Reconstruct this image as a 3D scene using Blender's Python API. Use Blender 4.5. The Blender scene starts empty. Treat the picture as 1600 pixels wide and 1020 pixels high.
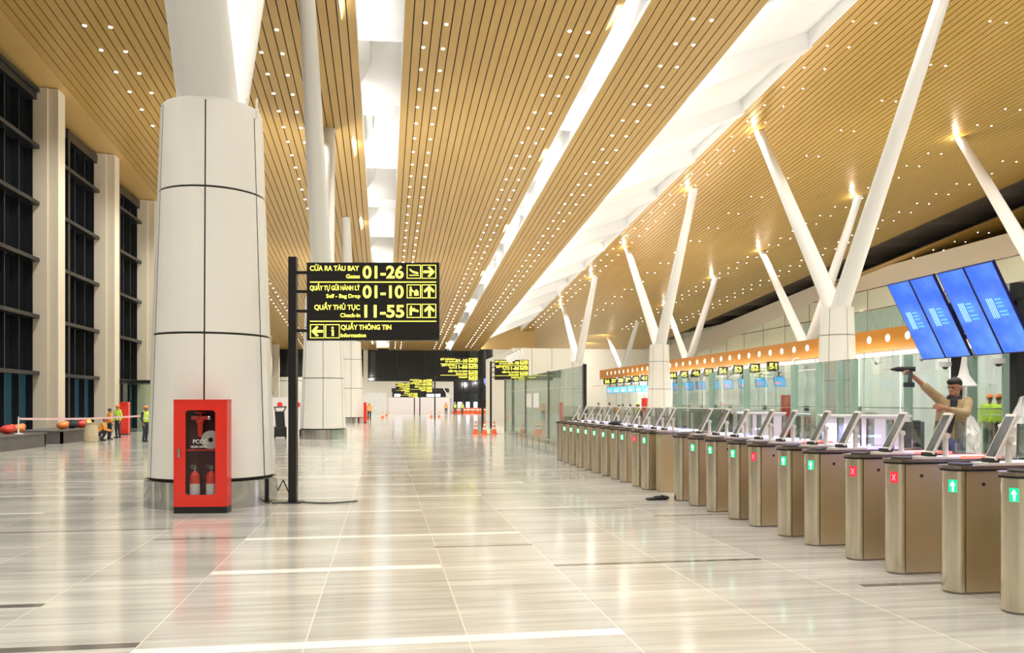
import bpy, bmesh, math, random
from mathutils import Vector, Matrix
random.seed(7)
C = bpy.context.scene
COL = C.collection
PI = math.pi
TH = math.atan(200/1280); SN, CS = math.sin(TH), math.cos(TH); HC = 1.75

# ---------------------------------------------------------------- camera, world, lights
cam = bpy.data.cameras.new('camera'); co = bpy.data.objects.new('camera', cam); COL.objects.link(co)
co.location = (0, 0, HC); co.rotation_euler = (PI/2, 0, -TH)
cam.sensor_width = 36; cam.lens = 36*1280/1600; cam.shift_y = (628-510)/1600
cam.clip_end = 500
C.camera = co
W = bpy.data.worlds.new('night'); C.world = W; W.use_nodes = True
W.node_tree.nodes['Background'].inputs[0].default_value = (.012, .02, .035, 1)
W.node_tree.nodes['Background'].inputs[1].default_value = 1.0
C.view_settings.view_transform = 'Standard'; C.view_settings.look = 'None'
C.view_settings.gamma = 1; C.view_settings.use_curve_mapping = False
C.view_settings.exposure = 0.0

SL = .077                                   # the ceiling falls this much per metre away
Z0 = 19.9                                   # left and middle ceiling height at y = 0
ZR = 23.15                                  # right hand ceiling
def zc(y): return Z0 - SL*y
def zr(y): return ZR - SL*y

def area(name, loc, size, power, color=(1, .96, .9), rot=(0, 0, 0), sy=None):
    l = bpy.data.lights.new(name, 'AREA'); l.energy = power; l.color = color
    l.shape = 'RECTANGLE' if sy else 'DISK'; l.size = size
    if sy: l.size_y = sy
    o = bpy.data.objects.new(name, l); o.location = loc; o.rotation_euler = rot; COL.objects.link(o); return o
def spot(name, loc, power, color=(.985, .98, .92)):
    l = bpy.data.lights.new(name, 'SPOT'); l.energy = power; l.color = color
    l.spot_size = 2.4; l.spot_blend = .8; l.shadow_soft_size = .09
    o = bpy.data.objects.new(name, l); o.location = loc; COL.objects.link(o); return o
P_SPOT = 1330; P_UP = 1500; P_COVE = 1150
for x in (-11.6, -4.85, 2.1, 8.1, 12.9):
    for k in range(-2, 16): spot('downlight_lamp', (x, 3.8+8*k+(0 if x > -6 else 2), zc(3.8+8*k+2)-.12), P_SPOT*(1.9 if x < -10 else 1))
for x in (23.1, 29.8, 38.0, 44.6):
    for k in range(-1, 16): spot('downlight_lamp', (x, 4.9+9*k, zr(4.9+9*k)-.12), P_SPOT)
for x, ys in ((-2.85, (14.3, 40.5, 70)), (24, (13, 40.7, 69.4, 100)), (38, (40.7, 69.4, 99))):
    for y in ys: area('column_uplight', (x, y+.9, 6.95), .45, P_UP*(1 if x > 0 else 1.2), rot=(PI-.28, 0, 0))
for k in range(-1, 9):                       # cove lamps hidden above the slats, lighting the skylight wells
    y = 8+15*k
    area('cove_lamp', (-1.75, y, zc(y)+.45), .3, P_COVE*.5, (1, .98, .95), (0, -PI*.62, 0), 13)
    area('cove_lamp', (9.15, y, zc(y)+.45), .2, P_COVE*.5, (1, .98, .95), (0, -PI*.62, 0), 13)
    area('cove_lamp', (15.35, y, zc(y)+.22), .3, P_COVE*.15, (1, .98, .95), (0, -PI*.66, 0), 13)
for y in (44, 60, 76, 92): area('ceiling_fill', (32, y, 6.45), 1.2, 560, rot=(PI, 0, 0), sy=14)  # added fill from bulkhead height to brighten the ceiling, no fitting there
for y in (21, 28): area('block_fill', (15.6, y, 4.4), .25, 260, (.97, 1, .95), rot=(0, -.95, 0), sy=6)  # added fill brightening the pale service block, not a fitting of the hall
for y in (132, 141): area('wall_fill', (36, y, 10.5), 1, 700, rot=(PI*.5, 0, 0), sy=8)  # added fill to lift the dim far right wall
for x, ys in ((24, (31.6, 49.7, 61.4, 78.7, 91.8, 108.3)), (38, (49.2, 61.4, 78.3, 90.4, 106.8))):
    for y in ys:                                # small lamps at the strut heads
        l = bpy.data.lights.new('strut_head_lamp', 'POINT'); l.energy = 75; l.color = (1, .97, .88); l.shadow_soft_size = .06
        o = bpy.data.objects.new('strut_head_lamp', l); o.location = (x-.45, y, ZR-SL*y-.35); COL.objects.link(o)
for y in (20, 34): area('ceiling_fill', (32, y, 6.45), 1.2, 480, rot=(PI, 0, 0), sy=12)  # near end of the added ceiling fill
for y in (36, 50, 64, 78, 92): area('counter_fill', (28.0, y, 4.7), .3, 620, (.95, 1, .95), rot=(0, -.5, 0), sy=12)

# ---------------------------------------------------------------- materials
def mat(name, col, rough=.5, metal=0, emis=None, es=0, spec=None, coat=0):
    m = bpy.data.materials.new(name); m.use_nodes = True
    b = m.node_tree.nodes['Principled BSDF']
    b.inputs['Base Color'].default_value = (*col, 1); b.inputs['Roughness'].default_value = rough
    b.inputs['Metallic'].default_value = metal
    if emis: b.inputs['Emission Color'].default_value = (*emis, 1); b.inputs['Emission Strength'].default_value = es
    if spec is not None: b.inputs['Specular IOR Level'].default_value = spec
    b.inputs['Coat Weight'].default_value = coat
    return m
def noisy(m, col2, scale=(4, 4, 4), amt=.5, detail=4, bump=0, rough_var=0):
    nt = m.node_tree; b = nt.nodes['Principled BSDF']
    tc = nt.nodes.new('ShaderNodeTexCoord'); mp = nt.nodes.new('ShaderNodeMapping'); mp.inputs['Scale'].default_value = scale
    n = nt.nodes.new('ShaderNodeTexNoise'); n.inputs['Scale'].default_value = 1; n.inputs['Detail'].default_value = detail
    mx = nt.nodes.new('ShaderNodeMix'); mx.data_type = 'RGBA'
    r = nt.nodes.new('ShaderNodeMapRange'); r.inputs[1].default_value = .35; r.inputs[2].default_value = .68; r.inputs[4].default_value = amt
    nt.links.new(tc.outputs['Object'], mp.inputs[0]); nt.links.new(mp.outputs[0], n.inputs['Vector'])
    nt.links.new(n.outputs[0], r.inputs[0]); nt.links.new(r.outputs[0], mx.inputs[0])
    mx.inputs[6].default_value = b.inputs['Base Color'].default_value; mx.inputs[7].default_value = (*col2, 1)
    nt.links.new(mx.outputs[2], b.inputs['Base Color'])
    if bump:
        bp = nt.nodes.new('ShaderNodeBump'); bp.inputs['Strength'].default_value = bump
        nt.links.new(n.outputs[0], bp.inputs['Height']); nt.links.new(bp.outputs[0], b.inputs['Normal'])
    return m
def glassm(name, tint, refl=.1, rough=.02):
    m = bpy.data.materials.new(name); m.use_nodes = True; nt = m.node_tree
    for n in list(nt.nodes): nt.nodes.remove(n)
    o = nt.nodes.new('ShaderNodeOutputMaterial'); t = nt.nodes.new('ShaderNodeBsdfTransparent'); g = nt.nodes.new('ShaderNodeBsdfGlossy')
    mx = nt.nodes.new('ShaderNodeMixShader'); lw = nt.nodes.new('ShaderNodeLayerWeight'); lw.inputs[0].default_value = .25
    mr = nt.nodes.new('ShaderNodeMapRange'); mr.inputs[3].default_value = refl; mr.inputs[4].default_value = .75
    t.inputs[0].default_value = (*tint, 1); g.inputs['Roughness'].default_value = rough
    nt.links.new(lw.outputs['Fresnel'], mr.inputs[0]); nt.links.new(mr.outputs[0], mx.inputs[0])
    nt.links.new(t.outputs[0], mx.inputs[1]); nt.links.new(g.outputs[0], mx.inputs[2]); nt.links.new(mx.outputs[0], o.inputs[0])
    return m
def emit(name, col, s): return mat(name, tuple(c*.5 for c in col), .4, 0, col, s)

M = {}
M['wood'] = noisy(mat('warm_slat', (.54, .345, .105), .34), (.47, .285, .08), (3, .25, 3), .6)
M['wood_r'] = noisy(mat('warm_slat_gloss', (.52, .325, .075), .3, .35), (.47, .285, .06), (3, .25, 3), .6)
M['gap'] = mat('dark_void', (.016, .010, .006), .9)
M['soffit'] = mat('grey_soffit', (.24, .20, .15), .6)
M['plain_wood'] = mat('plain_soffit', (.60, .39, .14), .4)
M['white'] = mat('white_paint', (.84, .83, .81), .45)
M['well'] = mat('well_white', (.88, .87, .86), .6)
M['clad'] = noisy(mat('column_cladding', (.86, .84, .79), .28, coat=.3), (.82, .80, .755), (1, 1, 1), .6)
M['cream'] = mat('cream_panel', (.78, .70, .56), .5)
M['creamw'] = mat('cream_wall', (.80, .77, .68), .5)
M['steel'] = noisy(mat('brushed_steel', (.74, .62, .42), .38, .9), (.62, .51, .34), (1.2, 1.2, .4), .8, 2)
M['steel2'] = mat('plinth_steel', (.55, .55, .53), .12, 1)
M['steelcap'] = mat('cap_steel', (.72, .65, .52), .22, 1)
M['plate'] = mat('top_plate_steel', (.34, .28, .24), .25, .9)
M['ledge'] = mat('pale_ledge', (.75, .70, .64), .3)
M['black'] = mat('black_metal', (.012, .011, .012), .35)
M['blackm'] = mat('black_matt', (.02, .02, .022), .7)
M['dark'] = mat('dark_frame', (.022, .024, .028), .3, .3)
M['red'] = mat('red_enamel', (.78, .03, .018), .3, coat=.2)
M['redd'] = mat('red_extinguisher', (.85, .06, .04), .25)
M['yel'] = emit('sign_yellow', (1, .93, .12), 2.0)
M['green'] = emit('signal_green', (.0, .85, .28), 1.15)
M['redl'] = emit('signal_red', (1, .02, .04), 1.2)
M['wled'] = emit('white_led', (1, 1, 1), 6.0)
M['blueled'] = emit('blue_led', (.35, .3, 1), 2.4)
M['bwled'] = emit('blue_white_led', (.7, .75, 1), 4.0)
M['redstrip'] = emit('red_strip', (1, .18, .1), 1.6)
M['spot'] = emit('downlight_glow', (1, .97, .95), 14.0)
M['glass'] = glassm('clear_glass', (.95, .99, .965), .05)
M['glassg'] = glassm('green_edge_glass', (.83, .94, .88), .10)
M['glassc'] = glassm('cabinet_glass', (.75, .75, .75), .04)
M['night'] = mat('night_glass', (.008, .012, .016), .04, 0, spec=.8)
M['night_glow'] = mat('night_glass_glow', (.02, .05, .07), .05, 0, (.06, .20, .27), .16)  # bluish glow from outdoors put into the lower panes as emission
M['fin'] = noisy(mat('glass_fin', (.36, .52, .45), .15), (.50, .64, .56), (3, 3, 1), .6)
M['paleg'] = noisy(mat('pale_green_glass', (.80, .84, .68), .12, coat=.6), (.68, .75, .60), (.15, .15, .3), .6)
M['palec'] = noisy(mat('counter_back', (.84, .87, .80), .25), (.70, .75, .67), (.2, .5, .3), .6)
M['orange'] = mat('orange_band', (.55, .22, .02), .35)
M['porthole'] = emit('porthole_light', (1, .96, .88), 1.1)
M['mono'] = emit('monitor_blue', (.12, .5, 1), 1.3)
M['pink'] = emit('monitor_pink', (.95, .35, .5), 1.0)
M['purple_lit'] = mat('white_purple_lit', (.80, .74, .86), .4)  # purple light on the white desk fronts mixed into their colour
M['conem'] = mat('cone_orange', (.95, .16, .03), .5)
M['vest'] = mat('vest_lime', (.62, .85, .08), .7)
M['vesto'] = mat('vest_orange', (.95, .38, .06), .7)
M['helm'] = mat('helmet_orange', (.95, .28, .06), .3)
M['helmy'] = mat('helmet_yellow', (.95, .75, .10), .3)
M['skin'] = noisy(mat('skin', (.42, .20, .12), .5), (.36, .16, .09), (20, 20, 20), .5)
M['hair'] = mat('black_hair', (.012, .010, .009), .6)
M['tan'] = noisy(mat('tan_jacket', (.46, .34, .19), .85), (.34, .25, .13), (9, 9, 6), .8, bump=.3)
M['denim'] = noisy(mat('denim', (.10, .14, .30), .8), (.16, .21, .40), (14, 14, 8), .7, bump=.2)
M['navy'] = noisy(mat('navy_cloth', (.03, .035, .05), .85), (.045, .05, .07), (9, 9, 9), .6)
M['plastic'] = noisy(mat('white_sheet', (.82, .82, .80), .3), (.66, .67, .66), (5, 5, 3), .7, bump=.6)
M['bag'] = noisy(mat('black_film', (.05, .055, .06), .2), (.16, .17, .18), (9, 9, 4), .7, bump=.5)
M['planter'] = noisy(mat('grey_stone', (.11, .105, .10), .5), (.16, .15, .14), (2, 2, 2), .6)
M['olive'] = mat('shoe_canvas', (.016, .015, .018), .8)
M['hose'] = noisy(mat('hose_canvas', (.72, .70, .62), .8), (.55, .54, .48), (40, 40, 40), .6)
M['labelw'] = mat('paper_label', (.80, .80, .78), .6)
M['paper'] = mat('paper', (.85, .84, .82), .7)
M['box'] = mat('white_laminate', (.86, .80, .82), .35)
M['sack'] = noisy(mat('woven_sack', (.72, .60, .42), .9), (.55, .44, .28), (12, 12, 12), .7)
M['wire'] = mat('cable_black', (.02, .02, .025), .5)
M['ply'] = mat('pale_timber', (.55, .42, .26), .7)

# floor: polished marble-look porcelain, streaks running across the hall, joints along it
def floor_mat():
    m = mat('polished_marble_tile', (.6, .56, .52), .07); nt = m.node_tree; b = nt.nodes['Principled BSDF']; L = nt.links.new
    N = nt.nodes.new
    tc = N('ShaderNodeTexCoord'); sep = N('ShaderNodeSeparateXYZ'); L(tc.outputs['Object'], sep.inputs[0])
    mp = N('ShaderNodeMapping'); mp.inputs['Scale'].default_value = (.55, 9, 1); L(tc.outputs['Object'], mp.inputs[0])
    n1 = N('ShaderNodeTexNoise'); n1.inputs['Scale'].default_value = 1; n1.inputs['Detail'].default_value = 6; n1.inputs['Roughness'].default_value = .6
    n1.inputs['Distortion'].default_value = .5; L(mp.outputs[0], n1.inputs['Vector'])
    mp2 = N('ShaderNodeMapping'); mp2.inputs['Scale'].default_value = (.4, 1.6, 1); L(tc.outputs['Object'], mp2.inputs[0])
    n2 = N('ShaderNodeTexNoise'); n2.inputs['Scale'].default_value = 1; n2.inputs['Detail'].default_value = 4; L(mp2.outputs[0], n2.inputs['Vector'])
    cr = N('ShaderNodeValToRGB'); e = cr.color_ramp.elements
    e[0].position = .28; e[0].color = (.40, .38, .34, 1); e[1].position = .72; e[1].color = (.62, .60, .555, 1)
    x = cr.color_ramp.elements.new(.5); x.color = (.52, .505, .455, 1)
    L(n1.outputs[0], cr.inputs[0])
    # each tile gets its own tone
    def fl(sock, off, pitch):
        a = N('ShaderNodeMath'); a.operation = 'ADD'; a.inputs[1].default_value = off; L(sock, a.inputs[0])
        d = N('ShaderNodeMath'); d.operation = 'DIVIDE'; d.inputs[1].default_value = pitch; L(a.outputs[0], d.inputs[0])
        f = N('ShaderNodeMath'); f.operation = 'FLOOR'; L(d.outputs[0], f.inputs[0])
        fr = N('ShaderNodeMath'); fr.operation = 'FRACT'; L(d.outputs[0], fr.inputs[0]); return f.outputs[0], fr.outputs[0]
    fx, rx = fl(sep.outputs[0], 100*1.18-.61+1.18, 1.18); fy, ry = fl(sep.outputs[1], 200.3, 2.4)
    cb = N('ShaderNodeCombineXYZ'); L(fx, cb.inputs[0]); L(fy, cb.inputs[1])
    wn = N('ShaderNodeTexWhiteNoise'); wn.noise_dimensions = '2D'; L(cb.outputs[0], wn.inputs[0])
    mr = N('ShaderNodeMapRange'); mr.inputs[3].default_value = .90; mr.inputs[4].default_value = 1.05; L(wn.outputs[0], mr.inputs[0])
    mr2 = N('ShaderNodeMapRange'); mr2.inputs[1].default_value = .3; mr2.inputs[2].default_value = .7; mr2.inputs[3].default_value = .82; mr2.inputs[4].default_value = 1.1; L(n2.outputs[0], mr2.inputs[0])
    mu = N('ShaderNodeMath'); mu.operation = 'MULTIPLY'; L(mr.outputs[0], mu.inputs[0]); L(mr2.outputs[0], mu.inputs[1])
    vm = N('ShaderNodeVectorMath'); vm.operation = 'SCALE'; L(cr.outputs[0], vm.inputs[0]); L(mu.outputs[0], vm.inputs['Scale'])
    def line(fr, w):
        a = N('ShaderNodeMath'); a.operation = 'LESS_THAN'; a.inputs[1].default_value = w; L(fr, a.inputs[0]); return a.outputs[0]
    jx = line(rx, .009); jy = line(ry, .003)
    ma = N('ShaderNodeMath'); ma.operation = 'MAXIMUM'; L(jx, ma.inputs[0]); L(jy, ma.inputs[1])
    mx = N('ShaderNodeMix'); mx.data_type = 'RGBA'; L(ma.outputs[0], mx.inputs[0]); L(vm.outputs[0], mx.inputs[6]); mx.inputs[7].default_value = (.72, .68, .60, 1)
    L(mx.outputs[2], b.inputs['Base Color'])
    rr = N('ShaderNodeMapRange'); rr.inputs[3].default_value = .07; rr.inputs[4].default_value = .20; L(n2.outputs[0], rr.inputs[0]); L(rr.outputs[0], b.inputs['Roughness'])
    b.inputs['Specular IOR Level'].default_value = .6
    return m
M['floor'] = floor_mat()
M['inlw'] = mat('white_inlay', (.86, .83, .77), .12)
M['inld'] = mat('dark_inlay', (.16, .145, .13), .12)
def screen_mat():
    m = mat('blue_screen', (.01, .03, .2), .12); nt = m.node_tree; b = nt.nodes['Principled BSDF']
    tc = nt.nodes.new('ShaderNodeTexCoord'); n = nt.nodes.new('ShaderNodeTexNoise'); n.inputs['Scale'].default_value = 1.1; n.inputs['Detail'].default_value = 3
    cr = nt.nodes.new('ShaderNodeValToRGB'); e = cr.color_ramp.elements
    e[0].position = .4; e[0].color = (.02, .15, .95, 1); e[1].position = .75; e[1].color = (.16, .42, 1, 1)
    nt.links.new(tc.outputs['Object'], n.inputs['Vector']); nt.links.new(n.outputs[0], cr.inputs[0]); nt.links.new(cr.outputs[0], b.inputs['Emission Color'])
    b.inputs['Emission Strength'].default_value = 1.0
    return m
M['screen'] = screen_mat()
M['scrtext'] = emit('screen_text', (.12, .50, 1), 1.0); M['scrbig'] = emit('screen_title', (.45, .85, 1), 1.0)

# ---------------------------------------------------------------- mesh helpers
class MB:
    def __init__(s): s.v = []; s.f = []
    def box(s, x0, x1, y0, y1, z0, z1):
        n = len(s.v); s.v += [(x0,y0,z0),(x1,y0,z0),(x1,y1,z0),(x0,y1,z0),(x0,y0,z1),(x1,y0,z1),(x1,y1,z1),(x0,y1,z1)]
        s.f += [tuple(n+i for i in q) for q in ((0,3,2,1),(4,5,6,7),(0,1,5,4),(1,2,6,5),(2,3,7,6),(3,0,4,7))]; return s
    def hexa(s, p):                           # eight corners: bottom four, top four
        n = len(s.v); s.v += [tuple(q) for q in p]
        s.f += [tuple(n+i for i in q) for q in ((0,3,2,1),(4,5,6,7),(0,1,5,4),(1,2,6,5),(2,3,7,6),(3,0,4,7))]; return s
    def poly(s, pts):
        n = len(s.v); s.v += [tuple(p) for p in pts]; s.f.append(tuple(range(n, n+len(pts)))); return s
    def prism(s, pts, z0, z1):                # footprint in xy
        n = len(s.v); k = len(pts); s.v += [(x, y, z0) for x, y in pts]+[(x, y, z1) for x, y in pts]
        s.f.append(tuple(range(n+k-1, n-1, -1))); s.f.append(tuple(range(n+k, n+2*k)))
        for i in range(k): j = (i+1) % k; s.f.append((n+i, n+j, n+k+j, n+k+i))
        return s
    def prism_y(s, pts, y0, y1):              # outline in xz, extruded along y
        n = len(s.v); k = len(pts); s.v += [(x, y0, z) for x, z in pts]+[(x, y1, z) for x, z in pts]
        s.f.append(tuple(range(n, n+k))); s.f.append(tuple(range(n+2*k-1, n+k-1, -1)))
        for i in range(k): j = (i+1) % k; s.f.append((n+i, n+k+i, n+k+j, n+j))
        return s
    def tube(s, a, b, ra, rb=None, n=14, cap=True):
        rb = ra if rb is None else rb; a, b = Vector(a), Vector(b); d = (b-a).normalized()
        u = d.orthogonal().normalized(); w = d.cross(u); k = len(s.v)
        for p, r in ((a, ra), (b, rb)):
            for i in range(n):
                t = 2*PI*i/n; s.v.append(tuple(p+u*(r*math.cos(t))+w*(r*math.sin(t))))
        for i in range(n): j = (i+1) % n; s.f.append((k+i, k+j, k+n+j, k+n+i))
        if cap: s.f.append(tuple(range(k+n-1, k-1, -1))); s.f.append(tuple(range(k+n, k+2*n)))
        return s
    def path(s, pts, r, n=8):
        for a, b in zip(pts, pts[1:]): s.tube(a, b, r, r, n)
        return s
    def lathe(s, prof, c=(0, 0), n=24, a0=0, a1=2*PI):
        k = len(s.v); m = len(prof); full = abs(a1-a0-2*PI) < 1e-6; cols = n if full else n+1
        for i in range(cols):
            t = a0+(a1-a0)*i/n
            for r, z in prof: s.v.append((c[0]+r*math.cos(t), c[1]+r*math.sin(t), z))
        for i in range(n):
            j = (i+1) % cols
            for q in range(m-1): s.f.append((k+i*m+q, k+j*m+q, k+j*m+q+1, k+i*m+q+1))
        return s
    def ell(s, c, r, n=14, m=9):
        k = len(s.v); r = (r, r, r) if not hasattr(r, '__len__') else r
        for a in range(1, m):
            p = PI*a/m
            for i in range(n): t = 2*PI*i/n; s.v.append((c[0]+r[0]*math.sin(p)*math.cos(t), c[1]+r[1]*math.sin(p)*math.sin(t), c[2]+r[2]*math.cos(p)))
        for a in range(m-2):
            for i in range(n): j = (i+1) % n; s.f.append((k+a*n+i, k+(a+1)*n+i, k+(a+1)*n+j, k+a*n+j))
        t = len(s.v); s.v += [(c[0], c[1], c[2]+r[2]), (c[0], c[1], c[2]-r[2])]
        for i in range(n): j = (i+1) % n; s.f.append((t, k+i, k+j)); s.f.append((t+1, k+(m-2)*n+j, k+(m-2)*n+i))
        return s
    def build(s, name, m, parent=None, smooth=False, bevel=0):
        me = bpy.data.meshes.new(name); me.from_pydata(s.v, [], s.f)
        bm = bmesh.new(); bm.from_mesh(me); bmesh.ops.recalc_face_normals(bm, faces=bm.faces)
        if bevel: bmesh.ops.bevel(bm, geom=list(bm.edges), offset=bevel, segments=2, affect='EDGES', profile=.6)
        bm.to_mesh(me); bm.free()
        if smooth:
            me.polygons.foreach_set('use_smooth', [True]*len(me.polygons))
            try: me.set_sharp_from_angle(angle=.7)
            except Exception: pass
        me.materials.append(M[m] if isinstance(m, str) else m)
        o = bpy.data.objects.new(name, me); COL.objects.link(o)
        if parent: o.parent = parent
        return o
def thing(name, label, cat, loc=(0, 0, 0), rz=0, group=None):
    o = bpy.data.objects.new(name, None); COL.objects.link(o); o.location = loc; o.rotation_euler = (0, 0, rz)
    o.empty_display_size = .2; return tag(o, label, cat, group)
def tag(o, label, cat, group=None):
    o['label'] = label; o['category'] = cat
    if group: o['group'] = group
    return o
def struct(name, mb, m, smooth=False):
    o = mb.build(name, m, None, smooth); o['kind'] = 'structure'; return o
def dup(root, loc=None, rz=None, label=None, group=None, cat=None):
    def cp(o, par):
        c = o.copy(); COL.objects.link(c)
        if par: c.parent = par
        for ch in o.children: cp(ch, c)
        return c
    r = cp(root, None)
    if loc is not None: r.location = loc
    if rz is not None: r.rotation_euler = (0, 0, rz)
    if label: r['label'] = label
    if group: r['group'] = group
    return r
def ratio(u): return math.tan(math.atan((u-800)/1280)+TH)      # X/Y of the sight line through picture column u
def yof(u, X): return X/ratio(u)
def ground(u, v, z=0):
    D = 1280*(HC-z)/(v-628); l = (u-800)/1280*D; return l*CS+D*SN, -l*SN+D*CS
def text_mesh(s, size=1.0, bold=0.0):
    cu = bpy.data.curves.new('lettering', 'FONT'); cu.body = s; cu.size = size; cu.extrude = .002; cu.offset = bold
    o = bpy.data.objects.new('lettering', cu); COL.objects.link(o)
    dg = bpy.context.evaluated_depsgraph_get(); me = bpy.data.meshes.new_from_object(o.evaluated_get(dg))
    bpy.data.objects.remove(o); return me
def text(name, s, x0, x1, z, cap, y, m, parent, bold=.02):
    """text in the local xz plane facing -y, fitted between x0 and x1"""
    me = text_mesh(s, 1, bold); xs = [v.co.x for v in me.vertices]; a, b = min(xs), max(xs)
    sx = (x1-x0)/(b-a); sz = cap/.70
    for v in me.vertices: v.co = Vector((x0+(v.co.x-a)*sx, y-v.co.z, z+v.co.y*sz))
    me.materials.clear(); me.materials.append(M[m])
    o = bpy.data.objects.new(name, me); COL.objects.link(o); o.parent = parent; return o

# ---------------------------------------------------------------- the hall
YN, YF = -24, 130
struct('floor', MB().box(-17.2, 74, YN, 152, -.3, 0), 'floor')
inw, ind = MB(), MB()
def inlay(mb, x0, x1, y, w=.16): mb.box(x0, x1, y-w/2, y+w/2, 0, .0015)
for x0, x1, y, w in [(-1.75,1.8,6.05,.17),(-1.75,.6,8.75,.17),(-1.75,1.8,10.85,.15),(-1.75,.6,13.3,.13),(-2.9,1.8,15.3,.12),(-.6,3,17.6,.11),(-1.75,1.8,19.8,.11),
    (-2.9,.6,22.4,.11),(-.6,3,24.6,.11),(-4.1,.6,27,.11),(-2.9,1.8,30,.11),(-1.7,3,34,.12),(-4.1,1.8,38,.12),(-10.5,-5.3,13.9,.13),(-9.3,-5.3,16.5,.13),(-12.3,-4.1,19.3,.13),(-11,-5.3,22.2,.12),(-13,-5.3,25.5,.12)]:
    inlay(inw, x0, x1, y, w)
for x0, x1, y, w in [(1.8,4.15,8.6,.09),(.6,1.8,9.9,.06),(-4.05,-2.9,7.6,.12),(-2.9,-1.75,6.25,.12),(-2.9,-1.75,11.0,.07),(4.5,6.6,7.2,.1),(4.1,5.3,12.1,.07),(1.8,4.1,13.1,.05),(-5.3,-2.9,11.9,.05),
    (.6,3,16.4,.05),(3,5.2,17.6,.05)]:
    inlay(ind, x0, x1, y, w)
struct('trim_1', inw, 'inlw'); struct('trim_2', ind, 'inld')

def slats(name, x0, x1, pitch, gap, zf, m, y0=YN, y1=YF, th=.035):
    mb = MB(); n = round((x1-x0)/pitch); p = (x1-x0)/n
    for i in range(n):
        a, b = x0+i*p+gap/2, x0+(i+1)*p-gap/2
        mb.hexa([(a,y0,zf(y0)),(b,y0,zf(y0)),(b,y1,zf(y1)),(a,y1,zf(y1)),(a,y0,zf(y0)+th),(b,y0,zf(y0)+th),(b,y1,zf(y1)+th),(a,y1,zf(y1)+th)])
    struct(name, mb, m)
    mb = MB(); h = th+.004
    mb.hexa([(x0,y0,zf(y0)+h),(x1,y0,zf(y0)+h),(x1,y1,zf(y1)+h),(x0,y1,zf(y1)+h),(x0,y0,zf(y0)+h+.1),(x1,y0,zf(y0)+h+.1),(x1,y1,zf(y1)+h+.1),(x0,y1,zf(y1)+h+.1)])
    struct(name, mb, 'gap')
slats('ceiling', -14.9, -1.1, .385, .048, zc, 'wood')
slats('ceiling', .8, 9.4, .385, .048, zc, 'wood')
slats('ceiling', 10.35, 15.0, .385, .048, zc, 'wood')
slats('ceiling', 21.8, 48.5, .40, .055, zr, 'wood_r', y1=150)
slats('ceiling', 50.9, 73.5, .6, .06, lambda y: 22.0-SL*y, 'wood_r', 10, 90)
def slab(mb, x0, x1, y0, y1, za, zb, t=.12):
    mb.hexa([(x0,y0,za),(x1,y0,za),(x1,y1,zb),(x0,y1,zb),(x0,y0,za+t),(x1,y0,za+t),(x1,y1,zb+t),(x0,y1,zb+t)])
s = MB(); slab(s, -17.2, -14.9, YN, YF, zc(YN)-.02, zc(YF)-.02, .2); struct('ceiling', s, 'plain_wood')
# dark void beyond the right hand panel
s = MB(); slab(s, 48.5, 74, YN, 150, zr(YN)+1.6, zr(150)+1.6); slab(s, 48.4, 48.5, YN, 150, zr(YN), zr(150), 1.6)
for q in range(30, 150, 8): slab(s, 48.5, 74, q, q+.5, zr(q)+.9, zr(q)+.9, .7)
struct('ceiling', s, 'soffit'); s = MB(); slab(s, -17.2, 74, YN, 150, zr(YN)+3.6, zr(150)+3.6); struct('ceiling', s, 'gap')
struct('wall_back', MB().box(-17.2, 24, YF, YF+.5, zc(YF)+.3, 17), 'plain_wood')
# skylight wells: saw-tooth white soffits, cross beams, side walls
def well(x0, x1, over, h, yb, zl=zc, ov=None):
    ov = over if ov is None else ov
    mb = MB()
    ys = [yb+7.8*k for k in range(-8, 14)]
    for a, b in zip(ys, ys[1:]):
        if b > YF: b = YF
        if a >= YF or b < YN: continue
        za, zb = zl(a), zl(b)
        slab(mb, x0-over, x1+ov, a, b, za+h, zb+h*.62, .05)          # sloping soffit
        slab(mb, x0-over, x1+ov, b-.10, b, zb+h*.30, zb+h*.30, h*.75) # riser at the beam
        mb.hexa([(x0-over,a,za+.16),(x0+ (x1-x0)*.25,a,za+.9),(x0+(x1-x0)*.25,a+3.6,za+.9),(x0-over,a+6.5,zl(a+6.5)+.16),
                 (x0-over,a,za+h+.1),(x0+(x1-x0)*.3,a,za+h+.1),(x0+(x1-x0)*.3,a+3.6,za+h+.1),(x0-over,a+6.5,zl(a+6.5)+h+.1)])
    slab(mb, x0-over-.05, x0-over, YN, YF, zl(YN)+.12, zl(YF)+.12, h+.6)
    slab(mb, x1+ov, x1+ov+.05, YN, YF, zl(YN)+.12, zl(YF)+.12, h+.6)
    slab(mb, x0-over, x1+ov, YN, YF, zl(YN)+h+.5, zl(YF)+h+.5, .05)
    struct('ceiling', mb, 'well')
    mb = MB()
    for x in (x0, x1): slab(mb, x-.02, x+.02, YN, YF, zl(YN)-.01, zl(YF)-.01, .26)
    struct('trim_3', mb, 'well')
well(-1.1, .8, .9, 1.7, 36.5); well(9.4, 10.35, .5, 1.5, 37, ov=-.03)
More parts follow.
